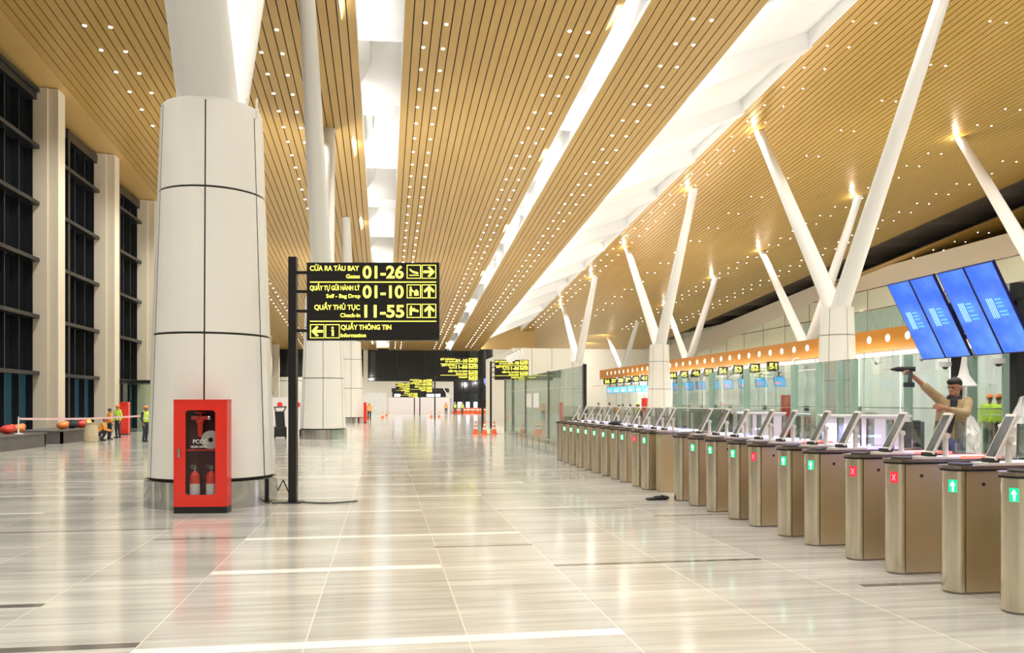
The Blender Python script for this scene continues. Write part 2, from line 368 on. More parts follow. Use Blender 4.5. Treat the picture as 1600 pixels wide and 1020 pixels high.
# wide stepped well between the middle and the raised right hand ceiling
mb = MB(); dk = MB()
ys = [31.4-8*8+8*k for k in range(0, 23)]
slab(mb, 14.98, 15.06, YN, YF, zc(YN)+.1, zc(YF)+.1, 4.9)
slab(mb, 15.0, 22.6, YN, YF, zc(YN)+5.0, zc(YF)+5.0, .1)
slab(mb, 21.68, 21.78, YN, YF, zr(YN)-.02, zr(YF)-.02, 1.9)
for y in ys:
    if y > YF-3: break
    z = zc(y)
    mb.hexa([(15.05,y,z+.35),(22.5,y,z+3.5),(22.5,y+.9,z+3.45),(15.05,y+.9,z+.3),(15.05,y,z+1.5),(22.5,y,z+4.9),(22.5,y+.9,z+4.9),(15.05,y+.9,z+1.45)])
    y1 = y+8
    mb.hexa([(15.05,y+2.4,z+1.1),(22.5,y+.9,z+3.9),(22.5,y1,zc(y1)+4.3),(15.05,y1,zc(y1)+1.5),(15.05,y+2.4,z+1.3),(22.5,y+.9,z+4.1),(22.5,y1,zc(y1)+4.5),(15.05,y1,zc(y1)+1.7)])
    dk.hexa([(15.07,y+.95,z+.9),(16.3,y+.95,z+1.4),(16.3,y+2.3,z+1.3),(15.07,y+2.3,z+.8),(15.07,y+.95,z+1.2),(16.3,y+.95,z+1.7),(16.3,y+2.3,z+1.6),(15.07,y+2.3,z+1.1)])
struct('ceiling', mb, 'well'); struct('ceiling', dk, 'blackm')

# walls
xw = -16.5
mb = MB()
mb.box(xw-.5, xw-.3, YN, YF, 0, 22); struct('wall_left', mb, 'gap')
pil0 = 41.9; bays = [pil0+8.27*k for k in range(-7, 11)]
for i, y in enumerate(bays):
    t = zc(y)-.05
    mb = MB(); mb.box(xw-.3, -15.3, y-.1, y+.75, 0, t); mb.box(xw-.3, -15.75, y-.2, y-.1, 0, t)
    struct('wall_left', mb, 'cream')
wn = 0
for i, (a, b) in enumerate(zip(bays, bays[1:])):
    if b < 24 or a > 118: continue
    wn += 1
    y0, y1 = a+.75, b-.2; t = zc(b)-.15
    w = MB().box(xw-.22, xw-.18, y0, y1, 3.1, t).build('window_%d' % wn, 'night'); w['kind'] = 'structure'
    MB().box(xw-.22, xw-.18, y0, y1, 0, 3.1).build('window_pane', 'night_glow', w)
    f = MB(); n = 5
    for k in range(n+1):
        y = y0+(y1-y0)*k/n; ww = .28 if k == 2 else .07; dd = .45 if k == 2 else .22
        f.box(xw-.18, xw+dd-.1, y-ww/2, y+ww/2, 0, t)
    z = 3.1
    while z < t: f.box(xw-.18, xw+.42, y0, y1+.12, z-.08, z+.10); z += 2.67
    f.box(xw-.18, xw+.3, y0, y1, t-.5, t)
    f.build('window_frame', 'dark', w)
# far wall of the main hall
mb = MB(); mb.box(-17, -2.6, YF, YF+.4, 0, 5.7); mb.box(-2.6, 10.5, YF, YF+.4, 0, 5.0); mb.box(-3.2, -2.5, YF-.1, YF+.4, 0, zc(YF)); mb.box(10.4, 10.9, YF-.1, YF+.4, 0, 5)
struct('wall_back', mb, 'creamw')
mb = MB(); mb.box(-17, 17.2, YF+.15, YF+.3, 5, zc(YF)+.4); mb.box(10.9, 17.2, YF+.15, YF+.3, 0, 5); w = struct('window_20', mb, 'night')
f = MB()
for x in (-12, -7, -2.5, 2, 6.5, 11, 15.5): f.box(x-.08, x+.08, YF, YF+.15, 5, zc(YF))
f.box(-17, 17.2, YF, YF+.15, 5.6, 5.75); f.box(-17, 17.2, YF, YF+.15, 5.0, 5.1); f.box(10.9, 17.2, YF, YF+.15, 3.2, 3.35)
for x in (12.5, 14.2, 16): f.box(x-.06, x+.06, YF, YF+.15, 0, 5)
f.build('window_frame', 'dark', w)
mb = MB().box(17.2, 24, YF+.1, YF+.5, 0, zr(YF)+1); struct('wall_back', mb, 'creamw')
mb = MB().box(22, 74, 149, 149.4, 0, 13); struct('wall_back', mb, 'creamw')
mb = MB().box(-17.2, 74, YN-.4, YN, 0, 25); struct('wall_front', mb, 'creamw')
mb = MB().box(73.6, 74, YN, 150, 0, 24); struct('wall_right', mb, 'cream')
# right hand inner wall: cream fascia over pale green glass
XW = 52
mb = MB(); mb.box(XW, XW+.5, 10, 93, 14.0, 16.0)
mb.hexa([(XW,93,14.0),(XW+.5,93,14.0),(XW+.5,149,8.0),(XW,149,8.0),(XW,93,16.0),(XW+.5,93,16.0),(XW+.5,149,11.8),(XW,149,11.8)])
struct('wall_right', mb, 'cream')
mb = MB(); mb.box(XW+.1, XW+.4, 10, 149, 0, 14.0 if False else 13.98); struct('wall_right', mb, 'paleg')
mb = MB()
for z in (11.7, 8.2): mb.box(XW+.04, XW+.1, 10, 149, z-.05, z+.05)
for k in range(22): mb.box(XW+.05, XW+.1, 14+6.2*k, 14.05+6.2*k, 0, 13.9)
mb.box(XW+.02, XW+.1, 10, 149, 13.9, 14.0)
struct('trim_4', mb, 'plate')
mb = MB(); mb.box(XW+.06, XW+.1, 40, 96, 6.0, 11.6); mb.box(XW+.06, XW+.1, 100, 112, 5, 9.5)
struct('window_21', mb, M['fin'])

# ---------------------------------------------------------------- columns
def column(label, x, y, legs, group, rad=1.08, brackets=False):
    r = thing('column', label, 'column', (x, y, 0), 0, group)
    MB().lathe([(0, 0), (rad+.05, 0), (rad+.05, .44), (rad-.02, .46), (0, .46)], n=48).build('plinth', 'steel2', r, True)
    top = 6.75; rt = .84
    R = lambda z: rad+(rt-rad)*((z-.47)/(top-.47))
    MB().lathe([(0, .46), (R(.46)-.03, .46), (rt-.03, top), (0, top)], n=48).build('core', 'blackm', r, True)
    mb = MB(); off = math.radians(-86.2)
    for a0, a1 in zip((.49, 2.9, 5.32), (2.87, 5.29, top)):
        for k in range(6):
            t0 = off+k*PI/3+.012; t1 = off+(k+1)*PI/3-.012
            mb.lathe([(R(a0)-.03, a0), (R(a0), a0+.004), (R(a1), a1-.004), (R(a1)-.03, a1)], n=9, a0=t0, a1=t1)
    mb.build('cladding_panels', 'clad', r, True)
    MB().lathe([(0, top), (rt-.02, top), (rt-.02, top+.05), (0, top+.07)], n=40).build('cap', 'white', r, True)
    for (dx, dy, z) in legs:
        mb = MB(); a = Vector((0, math.copysign(.27, dy), top)); b = Vector((dx, dy, z)); n = 28; N = 8
        for i in range(N+1):
            f = i/N; c = a+(b-a)*f; rr = .50-.20*f
            for q in range(n): t = 2*PI*q/n; mb.v.append((c.x+rr*math.cos(t), c.y+rr*1.05*math.sin(t), c.z))
        for i in range(N):
            for q in range(n): w = (q+1) % n; mb.f.append((i*n+q, i*n+w, (i+1)*n+w, (i+1)*n+q))
        mb.f.append(tuple(range(n))); mb.f.append(tuple(N*n+q for q in range(n)))
        mb.build('strut', 'white', r, True)
    if brackets:
        mb = MB(); 
        for dx in (.62, .78): mb.box(dx, dx+.03, -.35, -.32, top-.1, top+.22)
        mb.box(.6, .83, -.36, -.31, top, top+.04); mb.box(.66, .78, -.4, -.3, top-.14, top+.02)
        mb.build('bracket', 'white', r)
    return r
G1 = 'columns of the left row'; G2 = 'columns of the right row'; G3 = 'columns behind the check-in islands'
column('huge white clad column with the red fire cabinet at its foot', -2.96, 14.95, [(0,-9.3,zc(5)),(0,9.3,zc(23.6))], G1, 1.05, brackets=True)
column('second white clad column of the left row, right of the black sign post', -2.9, 40.5, [(0,-8.6,zc(31.9)),(0,4.6,zc(45.1)+.05)], G1)
column('farthest white clad column of the left row, seen beside the second', -2.75, 70, [(0,-9,zc(61)),(0,5,zc(75))], G1)
column('white clad column with two tall struts, nearest of the right row, left of the blue screens', 24, 40.7, [(0,-9.3,zr(31.4)),(0,9.3,zr(50))], G2)
column('white clad column with two struts standing mid-way down the check-in hall', 24, 69.4, [(0,-8.2,zr(61.2)),(0,9.6,zr(79))], G2)
column('farthest white column of the right row with its struts rising over the glass wall', 24, 100, [(0,-8.4,zr(91.6)),(0,8.6,zr(108.6))], G2)
column('white column beyond the right edge whose strut leans in at top right', 38, 40.7, [(0,-8.5,zr(32.2)),(0,8.7,zr(49.4))], G3)
column('white column behind the orange bulkhead, its struts left of the nearest right column', 38, 69.4, [(0,-8.2,zr(61.2)),(0,9.1,zr(78.5))], G3)
column('white column behind the orange bulkhead at mid distance', 38, 99, [(0,-8.8,zr(90.2)),(0,8,zr(107))], G3)
column('farthest small white column with V struts behind the bulkhead end', 38, 128, [(0,-8,zr(120)),(0,8,zr(136))], G3)

# ---------------------------------------------------------------- downlights
proto = MB().lathe([(0, -.01), (.075, -.01), (.08, 0), (0, .0)], n=12)
dm = proto.build('downlight', 'spot'); dmesh = dm.data; dsmall = MB().lathe([(0, -.01), (.05, -.01), (.055, 0), (0, .0)], n=12).build('downlight', 'spot').data; bpy.data.objects.remove([o for o in bpy.data.objects if o.data is dsmall][0]); bpy.data.objects.remove(dm)
far = MB(); cnt = 0
rows = []
for xs, y0, p, zf, nm in [((-12.1,-11.1),35.8,2.0,zc,'beside the window wall'),((-5.3,-4.4),35.1,2.0,zc,'right of the big column'),((1.68,2.54),33.75,2.0,zc,'at left of the middle slat panel'),
      ((7.7,8.5),33.6,2.0,zc,'at right of the middle slat panel'),((12.5,13.3),32.0,2.0,zc,'left of the stepped skylight'),
      ((22.6,23.8),36.9,2.35,zr,'right of the stepped skylight'),((29.3,30.2),36.0,4.4,zr,'mid raised right ceiling'),((37.6,38.6),42.5,2.4,zr,'farther right on raised ceiling'),
      ((44.0,45.1),48,2.4,zr,'at edge of raised ceiling'),((52.5,53.6),60,3.0,lambda y: 22.0-SL*y,'over the cream fascia')]:
    for k, x in enumerate(xs): rows.append((x, y0, p, zf, ('left' if k == 0 else 'right')+' row of the pair '+nm))
allp = []
for x, y0, p, zf, nm in rows:
    y = y0
    ye = 88 if x > 50 else 128
    while y < ye:
        allp.append((y, x, zf(y), nm)); y += p
allp.sort()
for i, (y, x, z, nm) in enumerate(allp):
    if i < 296:
        o = bpy.data.objects.new('downlight', dmesh if x < 20 else dsmall); COL.objects.link(o); o.location = (x, y, z-.003); o.rotation_euler = (-math.atan(SL), 0, 0)
        tag(o, 'small round downlight, '+nm, 'downlight', 'downlights, '+nm)
    else: far.lathe([(0, z-.013), (.075, z-.013), (.08, z-.003), (0, z-.003)], (x, y), n=6)
o = far.build('downlight', 'spot'); tag(o, 'far downlights as tiny white dots running to the end of the slat ceiling', 'downlight'); o['kind'] = 'stuff'

# ---------------------------------------------------------------- fire cabinet with its contents
def at_floor(u, v): return ground(u, v)
fx, fy = -4.05, 12.1
fx, fy = ground(313, 802)
fc = thing('fire_cabinet', 'tall red fire hose cabinet with a glazed door standing at the column foot', 'fire cabinet', (fx, fy, 0), -TH*.6)
w, h, d = .41, 1.79, .25
mb = MB(); mb.box(-w, w, .02, d, .10, .12); mb.box(-w, w, .02, d, h-.03, h); mb.box(-w, -w+.03, .02, d, .1, h); mb.box(w-.03, w, .02, d, .1, h); mb.box(-w, w, d-.02, d, .1, h)
mb.build('casing', 'red', fc)
MB().box(-w+.03, w-.03, d-.04, d-.02, .12, h-.03).build('back_lining', mat('maroon_interior', (.10, .02, .03), .6), fc)
MB().box(-w, w, .0, d, 0, .105).build('base', 'black', fc)
def rrect(x0, x1, z0, z1, r, n=5):
    pts = []
    for cx, cz, a in ((x1-r, z0+r, -PI/2), (x1-r, z1-r, 0), (x0+r, z1-r, PI/2), (x0+r, z0+r, PI)):
        for i in range(n+1): t = a+PI/2*i/n; pts.append((cx+r*math.cos(t), cz+r*math.sin(t)))
    return pts
inner = rrect(-.23, .23, .29, 1.62, .05)
me = MB(); me.box(-w, -.23, 0, .02, .105, h); me.box(.23, w, 0, .02, .105, h); me.box(-.23, .23, 0, .02, .105, .29); me.box(-.23, .23, 0, .02, 1.62, h)
for k, (cx, cz) in enumerate(((.23, .29), (.23, 1.62), (-.23, 1.62), (-.23, .29))):
    arc = inner[k*6:k*6+6]; me.prism_y([(cx, cz)]+arc, 0, .02)
door = me.build('door', 'red', fc)
# straighten the door's outer corners with a thin edge frame
e = MB(); e.box(-w, w, -.004, .0, .105, .125); e.box(-w, w, -.004, 0, h-.02, h); e.box(-w, -w+.02, -.004, 0, .105, h); e.box(w-.02, w, -.004, 0, .105, h); e.build('edge', 'red', door)
g = MB(); g.poly([(x, .012, z) for x, z in inner]); g.build('pane', 'glassc', door)
text('lettering', 'PCCC', -.115, .105, 1.10, .062, .009, 'labelw', door, .01)
text('lettering', 'HỌNG NƯỚC', -.15, .10, 1.03, .035, .009, 'labelw', door, .005)
MB().box(-.345, -.305, -.03, -.002, .88, 1.02).build('handle', 'steel2', door, bevel=.006)
MB().box(-w+.03, w-.03, .05, d-.05, .98, 1.0).build('shelf', 'red', fc)
v = thing('hydrant_valve', 'red hydrant valve at the top inside the fire cabinet', 'valve')
mb = MB(); mb.tube((0, 0, 1.2), (0, 0, 1.42), .035, .05); mb.ell((0, 0, 1.45), .065); mb.tube((-.13, 0, 1.50), (.13, 0, 1.50), .035); mb.tube((0, 0, 1.5), (0, 0, 1.58), .02); mb.build('valve_body', 'redd', v, True)
mb = MB(); mb.lathe([(.075, 1.575), (.09, 1.585), (.075, 1.595), (.06, 1.585), (.075, 1.575)], n=16); mb.box(-.075, .075, -.008, .008, 1.578, 1.592); mb.build('handwheel', 'redd', v, True)
MB().tube((.13, 0, 1.5), (.17, 0, 1.5), .04).build('coupling', 'steel2', v, True)
v.matrix_world = fc.matrix_basis @ Matrix.Translation((-.04, .12, 0))
hr = thing('fire_hose', 'coiled canvas fire hose on the shelf inside the red cabinet', 'hose')
mb = MB()
for k in range(5): mb.lathe([(.04+k*.022, -.03), (.06+k*.022, -.03), (.06+k*.022, .03), (.04+k*.022, .03), (.04+k*.022, -.03)], n=22)
for i, q in enumerate(mb.v): mb.v[i] = (q[0], q[2], q[1]+1.15)
mb.build('coil', 'hose', hr, True); MB().tube((-.14, 0, 1.01), (-.05, .03, 1.06), .02, .014).build('nozzle', 'black', hr, True)
hr.matrix_world = fc.matrix_basis @ Matrix.Translation((.13, .12, 0))
for i, x in enumerate((-.12, .135)):
    ex = thing('fire_extinguisher', 'red fire extinguisher on the %s inside the glazed fire cabinet' % ('left' if i == 0 else 'right'), 'fire extinguisher', group='extinguishers in the fire cabinet')
    MB().lathe([(0, .12), (.075, .12), (.08, .14), (.08, .56), (.07, .61), (.035, .65), (.02, .66), (0, .66)], n=20).build('cylinder', 'redd', ex, True)
    MB().lathe([(.0805, .16), (.0815, .2), (.0815, .44), (.0805, .46)], n=20, a0=PI*1.05, a1=PI*1.95).build('label', 'labelw', ex, True)
    mb = MB(); mb.box(-.015, .015, -.015, .015, .655, .70); mb.box(-.06, .03, -.01, .01, .70, .715); mb.box(-.07, .02, -.01, .01, .735, .748); mb.box(.0, .02, -.01, .01, .7, .745); mb.build('valve', 'steel2', ex)
    MB().path([(.02, 0, .69), (.075, 0, .66), (.092, 0, .55), (.092, 0, .35)], .009).build('hose', 'black', ex, True)
    ex.matrix_world = fc.matrix_basis @ Matrix.Translation((x, .12, 0))

# ---------------------------------------------------------------- hanging direction signs on black posts
K = 2.30/1235
def sx(c): return (c-243)*K
def sz(c): return -(c-138)*K
def icon_box(mb, x0, x1, z0, z1, t=.011):
    mb.box(x0, x1, -.006, 0, z0, z0+t); mb.box(x0, x1, -.006, 0, z1-t, z1); mb.box(x0, x0+t, -.006, 0, z0, z1); mb.box(x1-t, x1, -.006, 0, z0, z1)
def arrow(mb, cx, cz, s, ang):
    p = [(-.42,-.09),(.12,-.09),(-.10,-.32),(.06,-.40),(.44,0),(.06,.40),(-.10,.32),(.12,.09),(-.42,.09)]
    ca, sa = math.cos(ang), math.sin(ang)
    mb.prism_y([(cx+s*(x*ca-z*sa), cz+s*(x*sa+z*ca)) for x, z in p], -.006, 0)
def icon(mb, kind, cx, cz, s):
    P = lambda pts: mb.prism_y([(cx+s*x, cz+s*z) for x, z in pts], -.006, 0)
    if kind == 'plane':
        P([(-.38,.22),(-.30,.24),(-.14,.10),(.1,.02),(.32,-.04),(.38,-.13),(.30,-.18),(.02,-.13),(-.22,0),(-.32,.1)]); P([(-.38,-.32),(.38,-.32),(.38,-.25),(-.38,-.25)])
    elif kind == 'bag':
        P([(-.36,-.38),(-.2,-.38),(-.2,.15),(-.12,.05),(-.02,.05),(-.02,-.05),(-.14,-.04),(-.14,.2),(-.36,.2)]); mb.tube((cx-.27*s,-.006,cz+.32*s),(cx-.27*s,0,cz+.32*s),.08*s,None,10)
        P([(.02,-.34),(.38,-.34),(.38,.02),(.02,.02)]); P([(.12,.02),(.28,.02),(.28,.14),(.12,.14)])
    elif kind == 'desk':
        P([(-.36,-.38),(-.18,-.38),(-.18,-.02),(.38,-.10),(.38,.06),(.1,.12),(.05,.25),(-.1,.2),(-.36,.2)]); mb.tube((cx-.24*s,-.006,cz+.32*s),(cx-.24*s,0,cz+.32*s),.08*s,None,10)
    elif kind == 'info':
        P([(-.08,-.38),(.10,-.38),(.10,.12),(-.12,.12),(-.12,.04),(-.06,.04),(-.06,-.30)]); mb.tube((cx,-.006,cz+.28*s),(cx,0,cz+.28*s),.09*s,None,10)
def sign_panel(root, right=False, variant=0):
    p = MB().box(0, 2.30, 0, .10, -1.35, 0).build('panel', 'black', root)
    def T(s, x0, x1, base, cap, b=.018): text('lettering', s, sx(x0), sx(x1), sz(base), cap*K, -.001, 'yel', p, b)
    if variant == 0:
        T('CỬA RA TÀU BAY', 273, 730, 213, 45); T('Gates', 610, 738, 284, 36); T('01-26', 765, 1145, 282, 112, .025)
        T('QUẦY TỰ GỬI HÀNH LÝ', 273, 738, 395, 42); T('Self - Bag Drop', 425, 742, 466, 34); T('01-10', 765, 1145, 465, 112, .025)
        T('QUẦY THỦ TỤC', 314, 738, 576, 44); T('Check-in', 556, 742, 646, 36); T('11-55', 780, 1150, 646, 112, .025)
        T('QUẦY THÔNG TIN', 562, 1030, 762, 44); T('Information', 560, 795, 832, 34)
        mb = MB()
        for z in (320, 685): mb.box(sx(273), sx(1450), -.006, 0, sz(z)-.008, sz(z)+.008)
        for (c0, c1) in ((160, 287), (343, 470), (524, 652)):
            icon_box(mb, sx(1176), sx(1307), sz(c1), sz(c0)); icon_box(mb, sx(1315), sx(1448), sz(c1), sz(c0))
        icon_box(mb, sx(275), sx(408), sz(842), sz(714)); icon_box(mb, sx(418), sx(550), sz(842), sz(714))
        for i, (kd, c) in enumerate((('plane', 224), ('bag', 407), ('desk', 588))): icon(mb, kd, sx(1242), sz(c), .21)
        arrow(mb, sx(1382), sz(224), .23, 0); arrow(mb, sx(1384), sz(407), .23, PI/2); arrow(mb, sx(1386), sz(588), .23, PI/2)
        arrow(mb, sx(341), sz(778), .23, PI); icon(mb, 'info', sx(484), sz(778), .21)
        mb.build('pictograms', 'yel', p)
    else:
        T('QUẦY TỰ GỬI HÀNH LÝ', 262, 745, 225, 55); T('Self - Bag Drop', 420, 745, 295, 45); T('01-10', 755, 1130, 300, 105, .03)
        T('QUẦY THỦ TỤC', 300, 735, 420, 55); T('Check-in', 540, 735, 490, 45); T('11-55', 755, 1130, 495, 105, .03)
        T('KIỂM TRA AN NINH', 520, 1130, 610, 55); T('Security Check', 760, 1130, 680, 45); T('THANG MÁY', 840, 1130, 800, 50)
        mb = MB(); mb.box(sx(262), sx(1420), -.006, 0, sz(345)-.01, sz(345)+.01); mb.box(sx(262), sx(1120), -.006, 0, sz(710)-.01, sz(710)+.01)
        for c in (165, 365, 560, 725):
            icon_box(mb, sx(1170), sx(1300), sz(c+135), sz(c), .02); icon_box(mb, sx(1320), sx(1450), sz(c+135), sz(c), .02)
            icon(mb, 'bag', sx(1235), sz(c+68), .2); arrow(mb, sx(1385), sz(c+68), .22, PI/2 if c < 500 else 0)
        mb.build('pictograms', 'yel', p)
def sign(label, x, y, rz, right=False, variant=0, post_h=4.27, top=4.17):
    r = thing('direction_sign', label, 'direction sign', (x, y, 0), rz, 'black and yellow direction signs')
    MB().box(-.067, .067, -.067, .067, 0, post_h).build('post', 'black', r)
    MB().box(-.16, .16, -.16, .16, 0, .012).build('base_plate', 'black', r)
    mb = MB(); s = -1 if right else 1
    for z in (top-.17, top-.50, top-.84, top-1.18):
        a, b = sorted((s*.067, s*.30)); mb.box(a, b, -.03, .03, z-.025, z+.025)
    mb.build('arm', 'black', r)
    h = bpy.data.objects.new('sign_face', None); COL.objects.link(h); h.parent = r
    h.location = (.25 if not right else -.25-2.30, -.05, top)
    # put panel as direct child of the sign
    p_before = set(r.children); sign_panel(r, right, variant)
    for ch in r.children:
        if ch not in p_before: ch.location = h.location
    bpy.data.objects.remove(h)
    return r
x, y = ground(458, 785)
s1 = sign('black sign post with yellow lettering 01-26 and 11-55, in the foreground by the column', x, y, -TH)
def sign_at(u, D, label, **kw):
    l = (u-800)/1280*D; return sign(label, l*CS+D*SN, -l*SN+D*CS, -TH, **kw)
sign_at(754, 49, 'black sign post by the orange cones, yellow lettered board on its left', right=True, variant=1, post_h=4.8, top=4.42)
sign_at(790-23, 55.5, 'yellow lettered board half hidden behind the far end of the glass partition', right=False, variant=1, post_h=4.5, top=4.6)
sign_at(679.5, 83, 'slim black sign post in the far hall, its board left, before the lilac desk', right=True, variant=1, post_h=4.35, top=4.1)
sign_at(656, 106, 'far sign post standing against the lilac desk, right of another', right=True, variant=1, post_h=3.7, top=3.7)
sign_at(647.5, 112, 'farthest sign post against the lilac desk, left of another', right=True, variant=1, post_h=4.4, top=4.4)

# ---------------------------------------------------------------- turnstile gates
def stadium(x0, x1, w, n=8, rx=.15):
    pts = []
    for i in range(n+1): t = PI/2+PI*i/n; pts.append((x0+rx+rx*math.cos(t), w*math.sin(t)))
    for i in range(n+1): t = -PI/2+PI*i/n; pts.append((x1-rx+rx*math.cos(t), w*math.sin(t)))
    return pts
def half(x0, w, rx, n=8):
    pts = [(x0+rx+rx*math.cos(PI/2+PI*i/n), w*math.sin(PI/2+PI*i/n)) for i in range(n+1)]; return pts
GH = 1.17
def make_gate(sig, strip):
    g = thing('turnstile_gate', 'x', 'turnstile gate')
    MB().prism([(.125, -.125), (1.35, -.125), (1.35, .125), (.125, .125)], .02, GH-.05).build('cabinet', 'steel', g, bevel=.004)
    nose = MB().prism(half(0, .125, .115)[::-1], .02, GH-.05).build('end_cap', 'steelcap', g, True)
    MB().prism([(2*1.50-.0-p[0]-1.485+.0, p[1]) for p in half(0, .125, .155)], .02, GH-.05).build('end_cap', 'steelcap', g, True)
    MB().prism(stadium(.01, 1.505, .12), 0, .025).build('kickplate', 'plate', g)
    MB().prism(stadium(-.02, 1.53, .145), GH-.05, GH-.03).build('shadow_rim', 'blackm', g)
    MB().prism(stadium(-.03, 1.54, .155), GH-.03, GH).build('top_plate', 'plate', g)
    MB().prism([(.35, -.11), (1.2, -.11), (1.2, .11), (.35, .11)], GH, GH+.02).build('ledge', 'ledge', g)
    MB().lathe([(0, GH+.001), (.10, GH+.001), (.105, GH+.01), (.10, GH+.018), (0, GH+.018)], (.16, 0), n=20).build('reader_pad', 'black', g, True)
    MB().box(.42, .52, -.06, .06, GH+.02, GH+.06).build('ticket_slot', 'blackm', g, bevel=.008)
    MB().box(.75, 1.2, -.125, -.11, GH+.002, GH+.028).build('light_strip', strip, g)
    MB().box(.75, 1.2, .11, .125, GH+.002, GH+.028).build('light_strip', strip, g)
    if sig:
        # lit pictogram on the curved nose, turned a little towards the hall
        ca = math.radians(205)
        lens = MB()
        for i in range(5):
            pass
        pts = []
        zc_ = .985; zz = .056
        prof = [(math.radians(203+k*8), ) for k in range(5)]
        lens = MB(); n = len(lens.v)
        ring = [(.115+(.115+.006)*math.cos(a[0]), (.125+.006)*math.sin(a[0])) for a in prof]
        for (px, py) in ring: lens.v += [(px, py, zc_-zz), (px, py, zc_+zz)]
        for i in range(4): lens.f.append((2*i, 2*i+2, 2*i+3, 2*i+1))
        lo = lens.build('signal_light', sig, g, True)
        cx, cy = ring[2]; tx, ty = ring[3][0]-ring[1][0], ring[3][1]-ring[1][1]; L = math.hypot(tx, ty); tx /= L; ty /= L; nx, ny = ty, -tx
        if nx*(cx-.115)+ny*cy < 0: nx, ny = -nx, -ny
        sh = MB()
        def q(pts): sh.poly([(cx+nx*.006+tx*a, cy+ny*.006+ty*a, zc_+b) for a, b in pts])
        if sig == 'green': q([(-.004,-.045),(.01,-.045),(.01,.0),(.02,.01),(.0,.045),(-.02,.01),(-.004,0)])
        else: q([(-.02,-.03),(-.013,-.035),(.02,.03),(.013,.035)]); q([(.02,-.03),(.013,-.035),(-.02,.03),(-.013,.035)])
        sh.build('pictogram', 'wled' if sig == 'green' else 'pink', lo)
    for x in (.30, .55): MB().lathe([(0, 0), (.018, 0), (.018, .005), (0, .005)], n=10).build('sensor', 'blackm', g)
    for o, x in zip([c for c in g.children if c.name.startswith('sensor')], (.30, .55)): o.rotation_euler = (PI/2, 0, 0); o.location = (x, -.1245, 1.0)
    MB().tube((.66, 0, GH+.02), (.66, 0, 1.40), .028, .026).build('post', 'ledge', g, True)
    MB().tube((.66, -.035, 1.40), (.66, .035, 1.40), .032).build('hinge', 'ledge', g, True)
    t = MB(); a = Vector((.46, 0, GH+.05)); b = Vector((.69, 0, 1.64)); d = (b-a).normalized(); nrm = Vector((-d.z, 0, d.x))
    P = lambda s, o_, yy: tuple(a+(b-a)*s+nrm*o_+Vector((0, yy, 0)))
    t.hexa([P(0,0,-.07),P(0,-.028,-.07),P(0,-.028,.07),P(0,0,.07),P(1,0,-.07),P(1,-.028,-.07),P(1,-.028,.07),P(1,0,.07)])
    tb = t.build('tablet', 'ledge', g, bevel=.005)
    s_ = MB(); s_.poly([P(.06,.0015,-.058),P(.06,.0015,.058),P(.94,.0015,.058),P(.94,.0015,-.058)]); s_.build('display', 'bag', tb)
    for sgn in (-1, 1):
        wg = MB().prism_y([(.86,.25),(1.0,.25),(1.02,1.50),(.92,1.50)], sgn*.14, sgn*.14+sgn*.0) if False else None
        p = MB(); p.hexa([(.985, sgn*.125, .30), (.995, sgn*.125, .30), (.995, sgn*.30, .30), (.985, sgn*.30, .30), (.985, sgn*.125, 1.54), (.995, sgn*.125, 1.54), (.995, sgn*.27, 1.54), (.985, sgn*.27, 1.54)])
        pw = p.build('wing', 'glassg', g)
        e = MB(); e.tube((.99, sgn*.30, .30), (.99, sgn*.27, 1.54), .011, .011, 6); e.build('wing_edge', 'plate', pw)
        MB().box(.90, 1.08, sgn*.125, sgn*.30, GH-.16, GH-.14).build('wing_led', 'blueled', g)
    return g
proto = {}
us = [1572,1478,1388,1325,1260,1218,1172,1140,1105,1078,1054]
sg = ['green','green','redl','redl','green','green','redl','green','green','green',None]
us2 = [1003,988,969,955,940,926,913,901,890,880,870]
sg2 = ['green','redl']+['green']*8+[None]
ordn = ['first','second','third','fourth','fifth','sixth','seventh','eighth','ninth','tenth','eleventh']
strips = ['redstrip','bwled','redstrip','redstrip','blueled','bwled','redstrip','bwled','bwled','blueled','bwled']
allg = [(u, s, strips[i], 'near bank', i) for i, (u, s) in enumerate(zip(us, sg))]+[(u, s, 'blueled' if i % 2 else 'bwled', 'far bank', i) for i, (u, s) in enumerate(zip(us2, sg2))]
for u, sg_, st, bank, i in allg:
    key = (sg_, st); X = 5.1; Y = yof(u, X)+.02
    sig = {'green': 'green signal', 'redl': 'red signal', None: 'no lit signal'}[sg_]
    lab = 'steel turnstile with %s, %s from the camera in the %s of gates' % (sig, ordn[i], bank)
    if i == 0: lab = 'steel turnstile with green signal at the right edge of the photo' if bank == 'near bank' else 'steel turnstile with green signal beside the broad gap in the gate row'
    if key not in proto: g = make_gate(*key); proto[key] = g; g.location = (X, Y, 0); g['label'] = lab
    else: g = dup(proto[key], (X, Y, 0), 0, lab)
    g['group'] = 'turnstile gates'
# the closing panel of the far bank facing the near one
pn = thing('steel_enclosure', 'broad plain steel enclosure closing the gap between the two gate banks', 'steel enclosure', (5.28, 15.35, 0))
MB().box(0, 1.2, -.12, .12, 0, GH-.04).build('cabinet', 'steel', pn, bevel=.01)
MB().box(-.02, 1.25, -.16, .16, GH-.04, GH).build('top_plate', 'plate', pn)
